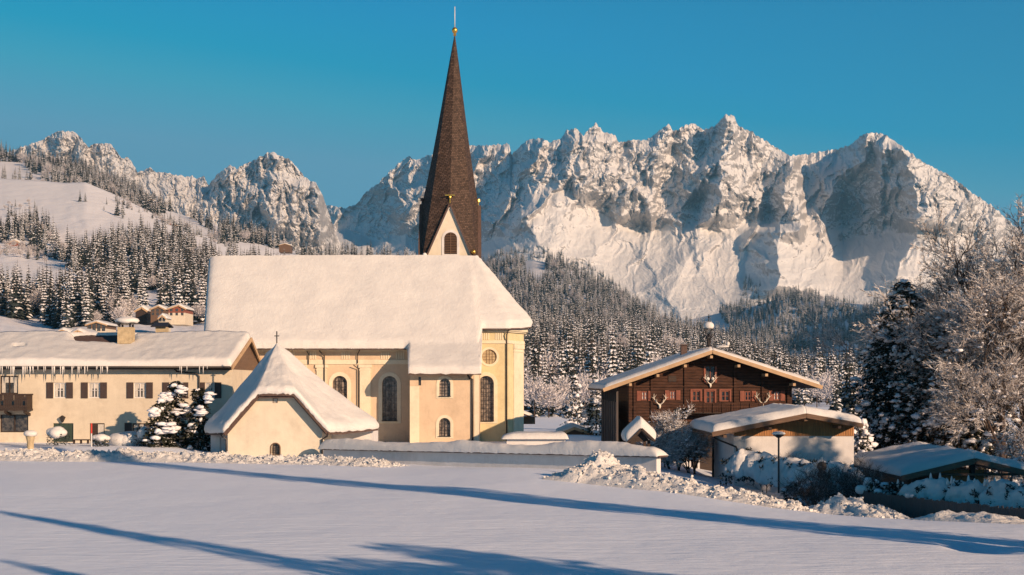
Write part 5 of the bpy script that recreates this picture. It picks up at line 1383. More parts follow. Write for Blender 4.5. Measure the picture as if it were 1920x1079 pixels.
gable_roof(gr, X(1335, Yb), Z(811, Yb), gc, Z(776, Yb), X(1618, Yb), Z(795, Yb), Yb, 95.5, .2, .46, M['darkwood'], seed=51, rnd=.5, bargew=.28, mbarge=M['brownwood'], n=(24, 26), amp=.06)
mb = MB()
for px_, py_ in ((1360, 816), (1445, 802), (1512, 785), (1575, 799)): mb.box(X(px_-3, Yb), X(px_+3, Yb), Yb+.1, Yg+.1, Z(py_+5, Yb), Z(py_, Yb))
mb.build('purlin', M['brownwood'], gr)
pipe(gr, [(X(1336, 88), 88, Z(818, 88)), (X(1342, 88), 88, Z(823, 88)), (X(1378, 86.2), Yg-.15, Z(838, Yg)), (X(1380, 86.2), Yg-.15, Z(842, Yg)), (X(1380, 86.2), Yg-.15, Z(870, Yg))], .06)
mb = MB()
for px_, Y_ in ((1340, 94.5),): mb.box(X(px_, Y_)-.15, X(px_, Y_)+.1, Y_, Y_+.3, -7, Z(812, Y_))
mb.build('post', M['darkwood'], gr)
# small shed behind, with snowy roof (between church and chalet)
def small_house(name, cat, label, pxl, pxr, pxc, py_e, py_t, py_b, Y, depth, mwall, snow=.3, over=.08, windows=0, mw2=None, group=None, zoff=0, grow=1.0):
    o = empty(name, (X(pxc, Y), Y, Z(py_b, Y)), label, cat, group)
    x0, x1, xc_ = X(pxl, Y), X(pxr, Y), X(pxc, Y); ov = (x1-x0)*over
    ze, zt_, zb2 = Z(py_e, Y), Z(py_t, Y), Z(py_b, Y); split = zb2+(ze-zb2)*.5
    mb = MB(); 
    mb.wall((0, Y, 0), (1,0,0), [(x0+ov, split), (x1-ov, split), (x1-ov, ze), (xc_, zt_-.3), (x0+ov, ze)], [], .1)
    mb.quad((x0+ov, Y+depth, split), (x0+ov, Y, split), (x0+ov, Y, ze), (x0+ov, Y+depth, ze)); mb.quad((x1-ov, Y, split), (x1-ov, Y+depth, split), (x1-ov, Y+depth, ze), (x1-ov, Y, ze))
    mb.build('upper_wall', mwall, o)
    mb = MB(); mb.box(x0+ov, x1-ov, Y, Y+depth, zb2-3, split-.002); mb.build('lower_wall', mw2 or mwall, o)
    gable_roof(o, x0, ze-.1, xc_, zt_, x1, ze-.1, Y-ov*.8, Y+depth+ov*.8, .2*grow, snow, M['darkwood'], seed=int(pxl), rnd=.4*grow, bargew=.3*grow, n=(10, 10), mbarge=M['barge'])
    for r in range(2 if windows else 0):
        for k in range(windows):
            xx = x0+ov+(x1-x0-2*ov)*(k+.5)/windows; zz = split+(ze-split)*.35 if r else zb2+(split-zb2)*.4
            mb = MB(); mb.box(xx-.5, xx+.5, Y-.08, Y-.01, zz, zz+1.1); mb.build('window', M['glass'], o)
    return o
small_house('shed', 'shed', 'brown gabled shed with snowy roof between church and chalet', 1046, 1113, 1077, 812, 801, 835, 150, 8, M['brownwood'], .3, .08)
# ------------------------------------------------------------------ distant farmhouses
small_house('distant_house', 'house', 'cream and timber farmhouse with snowy gable just left of the big chimney', 160, 202, 181, 609, 603, 624, 420, 11, M['brownwood'], .5, .08, 4, M['farm'], grow=1.3)
small_house('distant_house', 'house', 'low tan gabled house half hidden left of the bare roof patch', 130, 166, 146, 627, 619.5, 634, 330, 12, M['brownwood'], .6, .08, 0, grow=2)
small_house('distant_house', 'house', 'smallest snow-roofed hut left of the tan gabled house', 104, 129, 117, 623, 618.5, 630, 350, 12, M['brownwood'], .6, .08, 0, grow=2)
small_house('distant_house', 'house', 'red timber farmhouse with white ground floor at the wood edge beside the church roof', 313, 350, 335, 579, 572, 595, 560, 14, M['redwood'], .6, .08, 3, M['farm'], grow=1.8)
small_house('distant_house', 'house', 'brown timber farmhouse just left of the red one at the wood edge', 280, 311, 297, 580, 573.5, 594, 580, 14, M['brownwood'], .6, .08, 3, M['brownwood'], grow=1.8)
small_house('distant_house', 'barn', 'dark barn with blue-white roof left of the two timber farmhouses', 252, 277, 266, 583, 576, 594, 590, 16, M['darkwood'], .9, .08, 0, grow=2.5)
small_house('distant_house', 'hut', 'tiny white-roofed cottage above the hooded chimney', 296, 312, 304, 597, 591, 605, 480, 7, M['farm'], .6, .08, 2, grow=1.5)
small_house('distant_house', 'farmhouse', 'long low red farmhouse among trees below the lower meadow', 112, 162, 137, 541, 536, 548, 900, 14, M['redwood'], 1.3, .05, 0, grow=3)
small_house('distant_house', 'farmhouse', 'red-brown farmhouse at the far left on the little meadow shoulder', 12, 42, 27, 457, 450, 462, 1330, 14, M['redwood'], 1.3, .05, 0, grow=4)
small_house('distant_house', 'farmhouse', 'tiny dark red hut where the long meadow meets the wooded gully', 312, 333, 322, 423, 417.5, 428, 1740, 12, M['redwood'], 1.2, .05, 0, grow=4)
small_house('distant_house', 'farmhouse', 'orange-walled farmhouse on the bright ridge just above the church roof', 522, 545, 534, 460, 457, 468, 1450, 16, M['brownwood'], .8, .05, 0, grow=2)
small_house('distant_house', 'hut', 'dark little hay hut high on the second meadow', 276, 290, 283, 376.5, 373, 380, 2300, 10, M['darkwood'], 1.4, .05, 0, grow=4)

# ------------------------------------------------------------------ carport at the right
ca = empty('carport', (X(1830, 80), 84, -7), 'open timber carport under a broad snowy gable behind the picket fence', 'carport')
Y0c, Y1c = 77.0, 89.5
cxl, cxc, cxr = X(1690, Y0c), X(1828, Y0c), X(1966, Y0c)
gable_roof(ca, cxl, Z(893, Y0c), cxc, Z(860, Y0c), cxr, Z(893, Y0c), Y0c, Y1c, .2, .42, M['darkwood'], seed=61, rnd=.5, bargew=.3, mbarge=M['brownwood'], n=(30, 26), amp=.08)
mb = MB(); mb.box(cxl+.8, cxr-.8, Y1c-1, Y1c-.8, -9, Z(893, Y0c)-.2); mb.box(cxl+.8, cxl+.9, Y0c+1.5, Y1c-.8, -9, Z(893, Y0c)-.15); mb.build('back_wall', M['brownwood'], ca)
mb = MB(); mb.box(X(1770, 80), X(1850, 80), 80.5, 80.6, -9, Z(890, 80)); 
for k in range(7): mb.box(X(1770, 80), X(1850, 80), 80.45, 80.49, -7.8+k*.42, -7.5+k*.42)
mb.build('inner_boarding', M['warmwood'], ca)
for px_ in (1715, 1824, 1945):
    mb = MB(); mb.box(X(px_, 77.8)-.12, X(px_, 77.8)+.12, 77.8, 78.04, -9, Z(868 if px_ == 1824 else 888, 77.8)); mb.build('post', M['darkwood'], ca)
mb = MB(); mb.box(cxl+.6, cxr-.6, 77.75, 78.0, Z(892, 77.8), Z(888, 77.8)); mb.build('tie_beam', M['brownwood'], ca)

# ------------------------------------------------------------------ picket fence
fe = empty('picket_fence', (X(1760, 66), 66, -7), 'weathered grey board fence along the road at the right', 'fence')
fa = Vector((X(1611, 71), 71, 0)); fb_ = Vector((X(1990, 58.5), 58.5, 0)); Lf_ = (fb_-fa).length; Uf = (fb_-fa).normalized(); nb = 96
def ftop(t): # top height along
    py_ = np.interp(t, [0, 1], [921, 962]); p = fa.lerp(fb_, t); return float(Z(py_, p.y))
q = random.Random(9); pm = MB(); wb = Lf_/nb
pm.add([(0,0,-1.6),(wb*.93,0,-1.6),(wb*.93,.03,-1.6),(0,.03,-1.6),(0,0,0),(wb*.93,0,.03),(wb*.93,.03,.03),(0,.03,0)], [(0,3,2,1),(4,5,6,7),(0,1,5,4),(1,2,6,5),(2,3,7,6),(3,0,4,7)])
pme = pm.mesh('picket', M['fence'])
ang = math.atan2(Uf.y, Uf.x)
for k in range(nb):
    t = k/nb; p = fa.lerp(fb_, t); o = bpy.data.objects.new('picket', pme); COL.objects.link(o); o.parent = fe
    o.location = Vector((p.x, p.y, ftop(t)+q.uniform(-.05, .05))) - fe.location; o.rotation_euler = (q.uniform(-.02,.02), q.uniform(-.012,.012), ang)
mb = MB(); nf = Vector((-Uf.y, Uf.x, 0)); 
for dz in (-.25, -1.1): mb.beam(fa+nf*.06+Vector((0,0,ftop(0)+dz)), fb_+nf*.06+Vector((0,0,ftop(1)+dz)), .06, .1)
mb.build('rail', M['fence'], fe)
mb = MB()
for t, r in ((.01, .3), (.28, .18), (.3, .12)): p = fa.lerp(fb_, t); mb.blob((p.x, p.y, ftop(t)+.08), (r, r*.8, r*.8), int(t*100))
mb.build('snow_cap', M['snow'], fe, smooth=True)
# snow-laden hedge above the fence
def lumpy_hedge(label, pts, rr, hh, seed, nm='hedge', spikes=True, lump=.5):
    """a clipped hedge bowed under a continuous drift: snow over the top, dark foliage showing below"""
    o = empty(nm, (pts[0].x, pts[0].y, g1(pts[0].x, pts[0].y)), label, 'hedge')
    q = random.Random(seed); cum = [0]
    for a, b in zip(pts[:-1], pts[1:]): cum.append(cum[-1]+(b-a).length)
    n = max(12, int(cum[-1]/.12)); sv = np.linspace(0, cum[-1], n); m_ = 30
    C_ = [np.interp(sv, cum, [p[k] for p in pts]) for k in range(3)]
    tx = np.gradient(C_[0]); ty = np.gradient(C_[1]); l = np.hypot(tx, ty); nx_, ny_ = -ty/l, tx/l
    an = np.linspace(-.12, 1.12, m_)*math.pi           # round from the front foot over the top to the back
    e = np.minimum(1, np.minimum(sv, cum[-1]-sv)/(rr*.9)); e = np.sqrt(np.clip(1-(1-e)**2, 0, 1))[None]
    XX = C_[0][None]; YY = C_[1][None]; A = an[:, None]
    f = 1 + lump*(.32*pn(sv[None]*1.1/rr+A*0, A*1.1, seed) + .22*np.abs(pn(sv[None]*2.6/rr+A*0, A*2.3, seed+1))*1.3 - .05 + .10*pn(sv[None]*7, A*5, seed+2))
    hor = -np.cos(A)*rr*f*(.35+.65*e); ver = np.sin(A)*hh*f*(.3+.7*e)
    drip = np.where(np.sin(A) < .15, -.25*np.abs(pn(sv[None]*1.7, A*0, seed+5))*hh, 0)
    V = np.stack([XX+nx_[None]*hor, YY+ny_[None]*hor, C_[2][None]-hh*.6+ver+drip], -1)
    sn = MB(); sn.grid([tuple(v) for v in V.reshape(-1, 3)], n, m_); sn.build('snow_load', M['snow'], o, smooth=True)
    mb = MB()
    for k in range(int(cum[-1]*110)):
        i = q.randrange(n); sgn = -1 if q.random() < .8 else 1; z = C_[2][i]-hh*.55-q.random()**1.3*hh*.75
        c = Vector((C_[0][i]+nx_[i]*sgn*rr*q.uniform(.6,.95), C_[1][i]+ny_[i]*sgn*rr*q.uniform(.6,.95), z))
        if float(pn(C_[0][i]*.9, z*.9+seed, 3)) < -.25: continue
        d = Vector((q.uniform(-1,1), q.uniform(-1,.4), q.uniform(-.4,1))).normalized()*q.uniform(.12,.3)
        sdv = d.cross(Vector((q.uniform(-1,1), q.uniform(-1,1), q.uniform(-1,1)))).normalized()*.06
        mb.add([c-sdv, c+sdv, c+d], [(0,1,2)])
    for k in range(int(cum[-1]*1.6)):                # holes in the snow where the shrub pokes out
        i = q.randrange(n); a0 = q.uniform(.12, .5)*math.pi
        p0 = Vector((C_[0][i]-nx_[i]*math.cos(a0)*rr*.95, C_[1][i]-ny_[i]*math.cos(a0)*rr*.95, C_[2][i]-hh*.6+math.sin(a0)*hh*.95))
        for _ in range(26):
            c = p0 + Vector((q.uniform(-.2,.2), q.uniform(-.1,.1), q.uniform(-.16,.16))); d = Vector((q.uniform(-1,1), q.uniform(-1,0), q.uniform(-.3,1))).normalized()*q.uniform(.15,.3)
            sdv = d.cross(Vector((q.uniform(-1,1), q.uniform(-1,1), q.uniform(-1,1)))).normalized()*.05
            mb.add([c-sdv, c+sdv, c+d], [(0,1,2)])
    mb.build('foliage', M['needle'], o)
    if spikes:
        ms = MB()
        for k in range(int(cum[-1]*2.6)):
            i = q.randrange(n); h = q.uniform(.2, .5); ms.lathe((C_[0][i]+q.uniform(-.2,.2), C_[1][i], C_[2][i]+hh*.22), [(.06,0),(.08,h*.4),(.045,h*.8),(.01,h)], 6)
        tag(ms.build('snowy_shoots', M['snow'], o, smooth=True), kind='stuff')
    return o
def pl(l): return [P(*a) for a in l]
lumpy_hedge('left part of the snow-smothered hedge above the board fence', pl([(1688, 922, 69.8), (1725, 914, 69), (1752, 911, 68.5), (1790, 920, 67.7)]), .75, .85, 1, lump=.9)
lumpy_hedge('middle part of the snow-smothered hedge above the board fence', pl([(1778, 918, 67.7), (1815, 915, 67), (1858, 920, 66)]), .72, .85, 2, lump=.9)
lumpy_hedge('right end of the snow-smothered hedge above the board fence', pl([(1845, 920, 65.9), (1885, 920, 65), (1905, 924, 64.5), (1990, 930, 62.5)]), .75, .85, 3, lump=.9)
# long snow hedge before the garage
lumpy_hedge('long snow-buried hedge sloping from the white garage wall down past the lamp post', pl([(1362, 870, 84), (1385, 858, 83.6), (1412, 859, 83), (1432, 866, 82.3), (1450, 873, 81.5), (1480, 877, 80), (1515, 880, 78.5), (1550, 884, 77.5), (1585, 890, 77), (1620, 896, 76)]), .95, 1.05, 4, spikes=False, lump=.75)
# ------------------------------------------------------------------ street lamp, signs
lp = empty('street_lamp', (X(1460, 79), 79, g1(X(1460, 79), 79)), 'slim lamp post with a flat snow-capped head before the garage', 'street lamp')
mb = MB(); mb.tube([P(1460, 925, 79), P(1460, 818, 79)], .055, 6); mb.build('post', M['metal'], lp)
mb = MB(); mb.lathe(P(1460, 818, 79), [(.1,-.1),(.3,.05),(.36,.1),(.05,.14)], 12); mb.build('lamp_head', M['metal'], lp)
mb = MB(); mb.blob(P(1460, 815, 79)+Vector((0,0,.05)), (.38,.38,.13), 2, nu=14, amp=.05); mb.build('snow_cap', M['snow'], lp, smooth=True)
def round_sign(px_, Y, py_t, py_b, lab, discs):
    o = empty('road_sign', (X(px_, Y), Y, g1(X(px_, Y), Y)), lab, 'road sign')
    mb = MB(); mb.tube([P(px_, py_b, Y), P(px_, py_t, Y)], .045, 6); mb.build('post', M['ironwhite'], o)
    for py_, r in discs:
        c = P(px_, py_, Y-.06); mb = MB(); ring = [(c.x+r*math.cos(2*math.pi*k/20), c.z+r*math.sin(2*math.pi*k/20)) for k in range(20)]
        mb.add([(a, Y-.06, b) for a, b in ring]+[(a, Y-.03, b) for a, b in ring], [tuple(range(20))[::-1], tuple(range(20, 40))]+[(k, (k+1)%20, (k+1)%20+20, k+20) for k in range(20)])
        mb.build('sign_disc', M['metal'], o)
round_sign(1541, 74, 858, 945, 'pole with two dark round signs at the hedge by the road', [(875, .26), (890, .24)])
# ------------------------------------------------------------------ ploughed banks
def bank(name, path, width, hgt, seed, label, step=.14, rough=1.0, nw=46):
    """path: (px, py_base, Y, height)"""
    pts = [Vector((X(a, Y), Y, 0)) for a, Y, h in path]; hs = [h for a, Y, h in path]
    cum = [0]
    for a, b in zip(pts[:-1], pts[1:]): cum.append(cum[-1]+(b-a).length)
    n = int(cum[-1]/step); s = np.linspace(0, cum[-1], n)
    cx_ = np.interp(s, cum, [p.x for p in pts]); cy_ = np.interp(s, cum, [p.y for p in pts]); hh = np.interp(s, cum, hs)
    tx = np.gradient(cx_); ty = np.gradient(cy_); l = np.hypot(tx, ty); nx_, ny_ = -ty/l, tx/l
    w_ = np.linspace(-1, 1, nw)
    XX = cx_[None]+nx_[None]*w_[:, None]*width; YY = cy_[None]+ny_[None]*w_[:, None]*width
    prof = (1-np.abs(w_)**2.2)[:, None]
    nz1 = fbm(XX*.35, YY*.35, 3, seed); nz2 = np.abs(pn(XX*1.1, YY*1.1, seed+1)); nz3 = np.abs(pn(XX*2.6, YY*2.6, seed+2)); nz4 = pn(XX*6, YY*6, seed+3)
    endf = np.minimum(1, np.minimum(s, cum[-1]-s)/2.5)[None]
    H = prof*endf*(hh[None]*(0.75+.45*nz1) + rough*(.34*nz2 + .34*nz3 + .10*nz4)*np.clip(prof*1.5, 0, 1))
    ZZ = gz(XX, YY) - .12 + H
    o = np_mesh(name, np.stack([XX, YY, ZZ], -1), n, nw, M['bank'], True)
    tag(o, label, 'snow bank', kind='structure'); return XX, YY, ZZ
CL = []
def clods(XX, YY, ZZ, n, seed, r0=.06, r1=.26):
    r = np.random.RandomState(seed); q = random.Random(seed)
    nv, nu = XX.shape
    for _ in range(n):
        i = r.randint(nu); j = int(np.clip(r.normal(nv*.5, nv*.2), 1, nv-2)); rr = q.uniform(r0, r1)*(q.random()**.6*.8+.2)
        CL.append((XX[j, i], YY[j, i], ZZ[j, i]+rr*.3, rr))
b1 = bank('snow_bank', [(-60, 102.5, .6), (100, 101, .55), (250, 99.5, .65), (420, 97.5, .35), (620, 95.5, .35), (760, 92, .2)], 2.6, .5, 71, 'rough ploughed snow bank before farmhouse and chapel')
b2 = bank('snow_bank', [(1030, 79, .2), (1070, 78, 1.1), (1120, 77.2, 1.75), (1170, 76, 1.15), (1230, 74.5, .7), (1330, 72, .42), (1450, 69, .28), (1540, 66.5, .2)], 2.3, 1.0, 81, 'tall heap of ploughed snow in front of the wall end')
b3 = bank('snow_bank', [(1480, 70, .4), (1560, 68.8, .7), (1600, 68, .95), (1640, 66.5, .6), (1700, 63.5, .2)], 1.6, .8, 91, 'snow heap at the left end of the board fence')
b4 = bank('snow_bank', [(1700, 61, .3), (1745, 60, .75), (1800, 58.5, .55), (1860, 57, .45), (1920, 55.5, .45), (1990, 54, .4)], 1.5, .6, 95, 'smooth wind-shaped snow bank below the board fence', rough=.35)
clods(*b1, 3200, 1, .03, .10); clods(*b2, 1700, 2, .02, .12); clods(*b3, 400, 3, .03, .10)
mb = MB(); q = random.Random(8)
for x, y, z, r in CL:
    mb.blob((x, y, z), (r*q.uniform(.8,1.3), r*q.uniform(.8,1.3), r*q.uniform(.6,1)), q.randint(0, 9999), nu=6, nv=4, amp=.5)
o = mb.build('snow_clods', M['bank'], None, smooth=False); tag(o, 'loose lumps of ploughed snow along the banks', 'snow lumps', kind='stuff')
# ------------------------------------------------------------------ near trees
def conifer(name, loc, h, R, seed, label, nb=420, slabs=(), profile=None, top_snow=1.0, sun_tint=False, group=None, zlo=.03, tuft=.42, blobn=1.0, lean=0):
    """a big evergreen built bough by bough: trunk, crown of needle sprays, cushions of snow"""
    q = random.Random(seed); o = empty(name, loc, label, 'tree', group)
    L = Vector(loc); prof = profile or (lambda t: (1-t)**.75)
    mb = MB(); mb.tube([L+Vector((0,0,-1)), L+Vector((0,0,h*.5)), L+Vector((lean,0,h*.97))], [.03*h*.55, .02*h*.5, .03], 8); mb.build('trunk', M['bark'], o)
    mc = MB(); ms = MB()
    for k in range(nb):
        t = q.random()**1.15; t = zlo + (0.97-zlo)*t; a = q.uniform(0, 6.28)
        r = R*prof(t)*q.uniform(.65, 1.08); z = L.z + h*t
        c, s_ = math.cos(a), math.sin(a); root = Vector((L.x+lean*t, L.y, z+.12*r)); droop = r*q.uniform(.1, .42)
        tip = Vector((L.x+lean*t+c*r, L.y+s_*r, z-droop)); 
        nseg = max(3, int(r/.30))
        for i in range(nseg):
            f = .22+.78*(i+q.random())/nseg; p = root.lerp(tip, f); p.z += math.sin(f*3.14)*.12*r - .06*r*f
            for side in range(3):
                d = Vector((c, s_, -.25)) + Vector((q.uniform(-1,1), q.uniform(-1,1), q.uniform(-.6,.35)))*.95; d.normalize()
                ln = tuft*q.uniform(.5, 1.1)*(1.1-.35*f); sd_ = d.cross(Vector((q.uniform(-.6,.6), q.uniform(-.6,.6), 1))).normalized()*ln*.22
                mc.add([p-sd_*.5, p+d*ln*.5-sd_, p+d*ln, p+d*ln*.5+sd_, p+sd_*.5], [(0,1,2,3,4)])
            if q.random() < .22*blobn*(0.5+f):
                rr = .05 + .26*q.random()**2.6; ms.blob(p+Vector((0,0,rr*.4)), (rr*q.uniform(.7,1.7), rr*q.uniform(.7,1.3), rr*q.uniform(.5,1)), q.randint(0, 9999), nu=7, nv=5, amp=.6)
    for px_, py_, rx, rz in slabs:       # big torn cushions of snow weighing the boughs down
        c0_ = P(px_, py_, L.y-1.0)
        for _ in range(int(42*rx*rz)+7):
            a = q.uniform(0, 6.28); f = math.sqrt(q.random()); rr = q.uniform(.10, .24)
            p = c0_ + Vector((rx*.8*f*math.cos(a), q.uniform(-.35, .35), rz*.8*f*math.sin(a) - .35*abs(f*math.cos(a))*rx))
            ms.blob(p, (rr*q.uniform(1.1, 2.0), rr*1.2, rr*q.uniform(.35, .8)), q.randint(0, 9999), nu=10, nv=6, amp=.45)
    mc.build('crown', M['evergreen_sun_tint'] if sun_tint else M['evergreen'], o)
    tag(ms.build('snow_load', M['tree_snow'], o, smooth=True), kind='stuff')
    return o
M['evergreen'] = m_snowtop('evergreen_boughs', (0.030, 0.034, 0.022), .95, 1.2, 2.5, .9)
M['evergreen_sun_tint'] = m_snowtop('sun_tinted_evergreen_boughs', (0.10, 0.066, 0.034), .98, 1.2, 2.5, .8)  # brown of low sunlight on the boughs, put into the base colour
M['twig'] = m_snowtop('frosty_twigs', (0.40, 0.36, 0.34), -.9, .15, 3, 1.6, snow=(.78,.75,.73))
M['twigbare'] = m_snowtop('bare_twigs', (0.09, 0.07, 0.06), .35, .8, 4, 1.2)

def bare_tree(name, loc, h, seed, label, spread=.55, levels=5, twigs=5, mt='twig', cat='tree', group=None, trunk_r=None, stems=1, droop=0.0, snow=0.0, kids=(4, 6), tw=.012, twl=.5):
    q = random.Random(seed); o = empty(name, loc, label, cat, group); L = Vector(loc)
    mb = MB(); mt_ = MB(); ms = MB(); r0 = trunk_r or h*.018
    def grow(p, d, ln, r, lev):
        n = 3; pts = [p]; dd = d.copy()
        for i in range(n):
            dd = (dd + Vector((q.uniform(-1,1), q.uniform(-1,1), q.uniform(-.6,1)))*.16 + Vector((0,0,-droop*(lev/levels)))).normalized(); pts.append(pts[-1]+dd*ln/n)
        if lev < levels-1: mb.tube(pts, [r*(1-.13*i) for i in range(n+1)], 5 if lev < 2 else 3, cap=False)
        else: mb.tube(pts, [r*(1-.2*i) for i in range(n+1)], 3, cap=False)
        if snow and lev >= 1 and q.random() < snow:
            rr = ln*.09*q.uniform(.6, 1.5); ms.blob(pts[2]+Vector((0,0,rr*.3)), (rr*1.3, rr*1.2, rr*.6), q.randint(0, 9999), nu=7, nv=4, amp=.3)
        if lev >= levels-1:
            for _ in range(twigs):
                b = pts[q.randint(1, n)]; t = (dd + Vector((q.uniform(-1,1), q.uniform(-1,1), q.uniform(-.7-droop,.9)))*.9).normalized()*ln*q.uniform(.4, 1)*twl*2
                s_ = t.cross(Vector((q.uniform(-1,1), q.uniform(-1,1), q.uniform(-1,1)))).normalized()*tw*h/8
                mt_.add([b-s_, b+s_, b+t*.55+s_*.7+Vector((0,0,.02*ln)), b+t, b+t*.55-s_*.7], [(0,1,2,3,4)])
            return
        k = q.randint(*kids)
        for i in range(k):
            f = q.uniform(.35, 1) if lev else q.uniform(.3, 1); b = pts[0].lerp(pts[-1], f) if False else pts[min(n, max(1, int(f*n+.5)))]
            a = q.uniform(0, 6.28); u = dd.cross(Vector((.3, .2, 1))).normalized(); v = dd.cross(u)
            nd = (dd + (u*math.cos(a)+v*math.sin(a))*spread*q.uniform(.7, 1.6)).normalized()
            grow(b, nd, ln*q.uniform(.55, .78), r*q.uniform(.45, .62), lev+1)
    for s_ in range(stems):
        d = Vector((q.uniform(-.3,.3)*stems**.5*.6, q.uniform(-.3,.3)*stems**.5*.4, 1)).normalized()
        grow(L+Vector((q.uniform(-.25,.25)*(stems-1), q.uniform(-.2,.2)*(stems-1), -.3)), d, h*.40, r0, 0)
    mb.build('trunk', M['bark'], o, smooth=True); mt_.build('twigs', M[mt], o)
    if ms.v: tag(ms.build('snow_load', M['tree_snow'], o, smooth=True), kind='stuff')
    return o

def at(px_, Y): return (X(px_, Y), Y, g1(X(px_, Y), Y))
# big evergreens at the right
conifer('conifer', at(1694, 112), 15.9, 6.9, 1, 'broad dark evergreen, tallest, rising behind the carport and beside the garage', 1500, (), lambda t: (1-t)**.62*(.98 if t > .2 else .85), blobn=.62, sun_tint=False)
conifer('conifer', at(1778, 108), 13.2, 5.2, 2, 'second evergreen, brown as if sunlit, merging into the right side of the tallest', 800, (), lambda t: (1-t)**.5, blobn=.7, sun_tint=True)
conifer('conifer', at(1855, 106), 9.8, 4.6, 3, 'lower dark evergreen deep in shade under the frosted trees', 420, (), lambda t: (1-t)**.5, blobn=.5, sun_tint=False)
conifer('conifer', at(1612, 97), 4.6, 1.9, 4, 'small ragged evergreen at the right end of the white garage wall', 150, (), lambda t: (1-t)**.5, blobn=1.8)
# frosted deciduous trees at the far right
bare_tree('frosted_tree', at(1925, 109), 27, 11, 'tall frosted leafless tree at the right edge of the picture', .55, 6, 20, snow=.05, tw=.0045, twl=.22, kids=(4, 5))
bare_tree('frosted_tree', at(1850, 118), 22, 12, 'frosted leafless tree rising above the second evergreen', .6, 6, 18, snow=.05, tw=.005, twl=.24, kids=(4, 5))
bare_tree('frosted_tree', at(1955, 103), 21, 13, 'snow-heavy leafless tree leaning in from the right edge', .75, 6, 18, snow=.06, tw=.005, twl=.24, kids=(4, 5))
bare_tree('frosted_tree', at(1800, 122), 20, 14, 'slim frosted tree peeping out behind the tallest evergreen', .5, 5, 22, snow=.0, tw=.006, twl=.3, kids=(4, 6))
bare_tree('frosted_tree', at(1885, 100), 16, 16, 'bushy white frosted tree in the middle of the right-hand group', .7, 6, 13, snow=.12, kids=(4, 5), tw=.006, twl=.34)
bare_tree('snowy_willow', at(1880, 86), 6.5, 15, 'low drooping snow-coated willow between the evergreens and the carport', .9, 5, 9, droop=.35, snow=.25, kids=(4, 6))
# by the farmhouse
conifer('conifer', at(330, 109.5), 5.3, 2.0, 21, 'taller of the snow-laden conifers in front of the farmhouse, left one', 260, [(311, 742, .6, .4), (345, 765, .9, .5), (340, 730, .3, .5)], lambda t: (1-t)**.55, blobn=.28, tuft=.5)
conifer('conifer', at(372, 108), 4.9, 1.6, 22, 'dark slender conifer beside the chapel roof, right of the taller one', 220, [(375, 770, .5, .4), (392, 745, .3, .5)], lambda t: (1-t)**.55, blobn=.3, tuft=.5)
conifer('conifer', at(300, 107.5), 3.6, 1.5, 23, 'short bushy conifer at the left foot of the conifer group', 180, [(312, 800, .8, .5), (290, 773, .5, .4)], lambda t: (1-t)**.45, blobn=.3, tuft=.5)
# shrubs between wall and chalet
bare_tree('snowy_shrub_tree', at(1262, 95), 4.6, 31, 'snow-clotted leafless tree in front of the chalet', .6, 5, 8, snow=.9, kids=(4, 6), trunk_r=.1, stems=3)
bare_tree('snowy_shrub_tree', at(1235, 97), 3.4, 32, 'lower snow-clotted shrub just right of the lychgate', .7, 4, 12, snow=.8, kids=(5, 7), trunk_r=.06, stems=4, cat='shrub')
bare_tree('snowy_shrub_tree', at(1288, 93), 3.8, 33, 'snowy shrub touching the low eave of the garage', .7, 4, 12, snow=.8, kids=(5, 7), trunk_r=.06, stems=4, cat='shrub')
bare_tree('bare_shrub', at(1480, 83), 3.4, 34, 'dark bare bush against the garage wall right of the lamp', .7, 4, 7, 'twigbare', kids=(4, 5), trunk_r=.04, stems=3, cat='shrub', tw=.01)
bare_tree('bare_shrub', at(1515, 83), 2.9, 35, 'smaller bare bush against the garage wall', .7, 4, 7, 'twigbare', kids=(4, 5), trunk_r=.03, stems=3, cat='shrub', tw=.01)
bare_tree('bare_shrub', at(1432, 84), 2.6, 36, 'bare bush left of the lamp post', .8, 4, 5, 'twigbare', kids=(3, 5), trunk_r=.03, stems=2, cat='shrub', tw=.01)
bare_tree('bare_shrub', at(1583, 72), 3.3, 37, 'dense dark leafless bush left of the fence end', .5, 4, 9, 'twigbare', kids=(4, 6), trunk_r=.03, stems=9, cat='shrub', tw=.01)
bare_tree('bare_shrub', at(1612, 73), 3.0, 38, 'dark leafless bush directly behind the fence end', .5, 4, 9, 'twigbare', kids=(4, 6), trunk_r=.03, stems=7, cat='shrub', tw=.01)
conifer('dark_bush', at(1640, 71), 2.0, 1.0, 41, 'black-green clipped bush behind the fence, left one', 120, (), lambda t: (1-t)**.3, tuft=.3, blobn=.7)
conifer('dark_bush', at(1668, 70.5), 2.0, 1.0, 42, 'black-green clipped bush behind the fence, next to the hedge', 120, (), lambda t: (1-t)**.3, tuft=.3, blobn=.5)
conifer('dark_bush', at(1490, 77), 1.3, 1.1, 43, 'dark evergreen clump poking from the snow before the long hedge', 90, (), lambda t: (1-t)**.3, tuft=.3, blobn=.3)
conifer('dark_bush', at(1513, 76), 1.2, 1.1, 44, 'dark evergreen clump nearest the pole with round signs', 90, (), lambda t: (1-t)**.3, tuft=.3, blobn=.3)
conifer('spruce_tree', at(1078, 165), 6.5, 1.9, 45, 'young snowy spruce standing over the brown shed', 170, (), lambda t: (1-t)**.8, blobn=1.4)
conifer('spruce_tree', at(1118, 150), 6.0, 2.1, 46, 'dark young spruce just left of the chalet eave', 200, (), lambda t: (1-t)**.7, blobn=1.1)

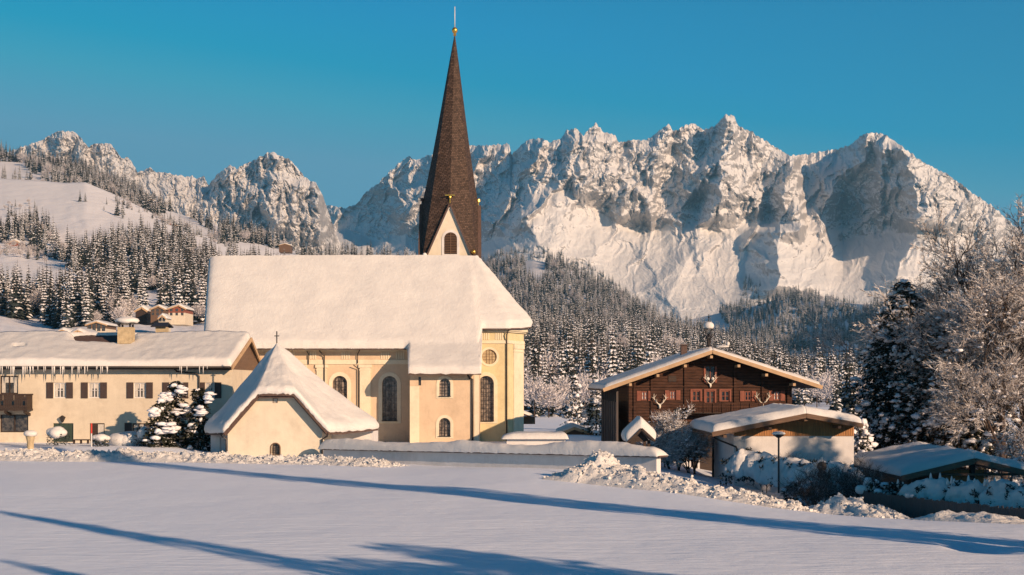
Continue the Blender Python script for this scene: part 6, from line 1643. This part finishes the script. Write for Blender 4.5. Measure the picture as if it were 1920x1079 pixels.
# ------------------------------------------------------------------ trees outside the frame whose long shadows cross the field
def caster(src, loc, sc, label, sz=None):
    r = src.copy(); COL.objects.link(r); r.location = loc; r.scale = (sc, sc, sz or sc); r['label'] = label; r['group'] = 'trees behind the photographer'
    if 'category' not in r: r['category'] = 'tree'
    r.name = 'conifer'
    for c_ in src.children:
        k = c_.copy(); COL.objects.link(k); k.parent = r; k.name = c_.name.split('.')[0]
src = bpy.data.objects['conifer.001']   # second evergreen, 10.8 m, radius 4
SH = SD
def cast_at(tip_px, tip_py, hgt, wid, label, gzv=-5.5, swap=None):
    """place a tree so that the shadow of its top falls at this ground point"""
    Yt = -gzv*F/(tip_py-HY); x = X(tip_px, Yt); L = hgt/math.tan(SUN_EL)
    hx_, hy_ = math.sin(SUN_AZ), math.cos(SUN_AZ)
    bx, by = x + hx_*L, Yt + hy_*L
    caster(src, (bx, by, gzv), wid/5.2, label, hgt/13.2)
    print('caster', label, round(bx, 1), round(by, 1))
LBL = 'conifer beside the field outside the picture, casting a long shadow'
cast_at(-60, 948, 18, 1.5, LBL)
cast_at(680, 1018, 14, 5.5, LBL)
cast_at(-60, 840, 32.0, 2.3, LBL)
cast_at(610, 1043, 12, 5.5, LBL)
cast_at(-10, 1046, 13, 1.6, LBL)
for k, (x, y, hh) in enumerate([(41, 43, 19), (43.5, 46, 18.5), (46, 49, 20), (49.5, 51, 19), (53, 53, 18.6), (57, 55, 17.8), (61, 58, 18.6), (38, 49, 13), (43, 55, 14), (48, 60, 14)]):
    caster(src, (x, y, -7), 0.95, LBL, hh/13.2)

# ------------------------------------------------------------------ haze: one even body of air round everything
def haze():
    mb = MB(); mb.box(-9500, 9500, -140, 13500, -13, 2300)
    t = bpy.data.materials.new('haze'); t.use_nodes = True; n = t.node_tree; n.nodes.clear()
    ou = n.nodes.new('ShaderNodeOutputMaterial'); v = n.nodes.new('ShaderNodeVolumePrincipled')
    v.inputs['Density'].default_value = HAZE_D; v.inputs['Color'].default_value = (0.30, 0.70, 1.0, 1); v.inputs['Anisotropy'].default_value = 0.2
    n.links.new(v.outputs[0], ou.inputs['Volume'])
    o = mb.build('haze', t); tag(o, kind='stuff')
HAZE_D = 0.000045
haze()
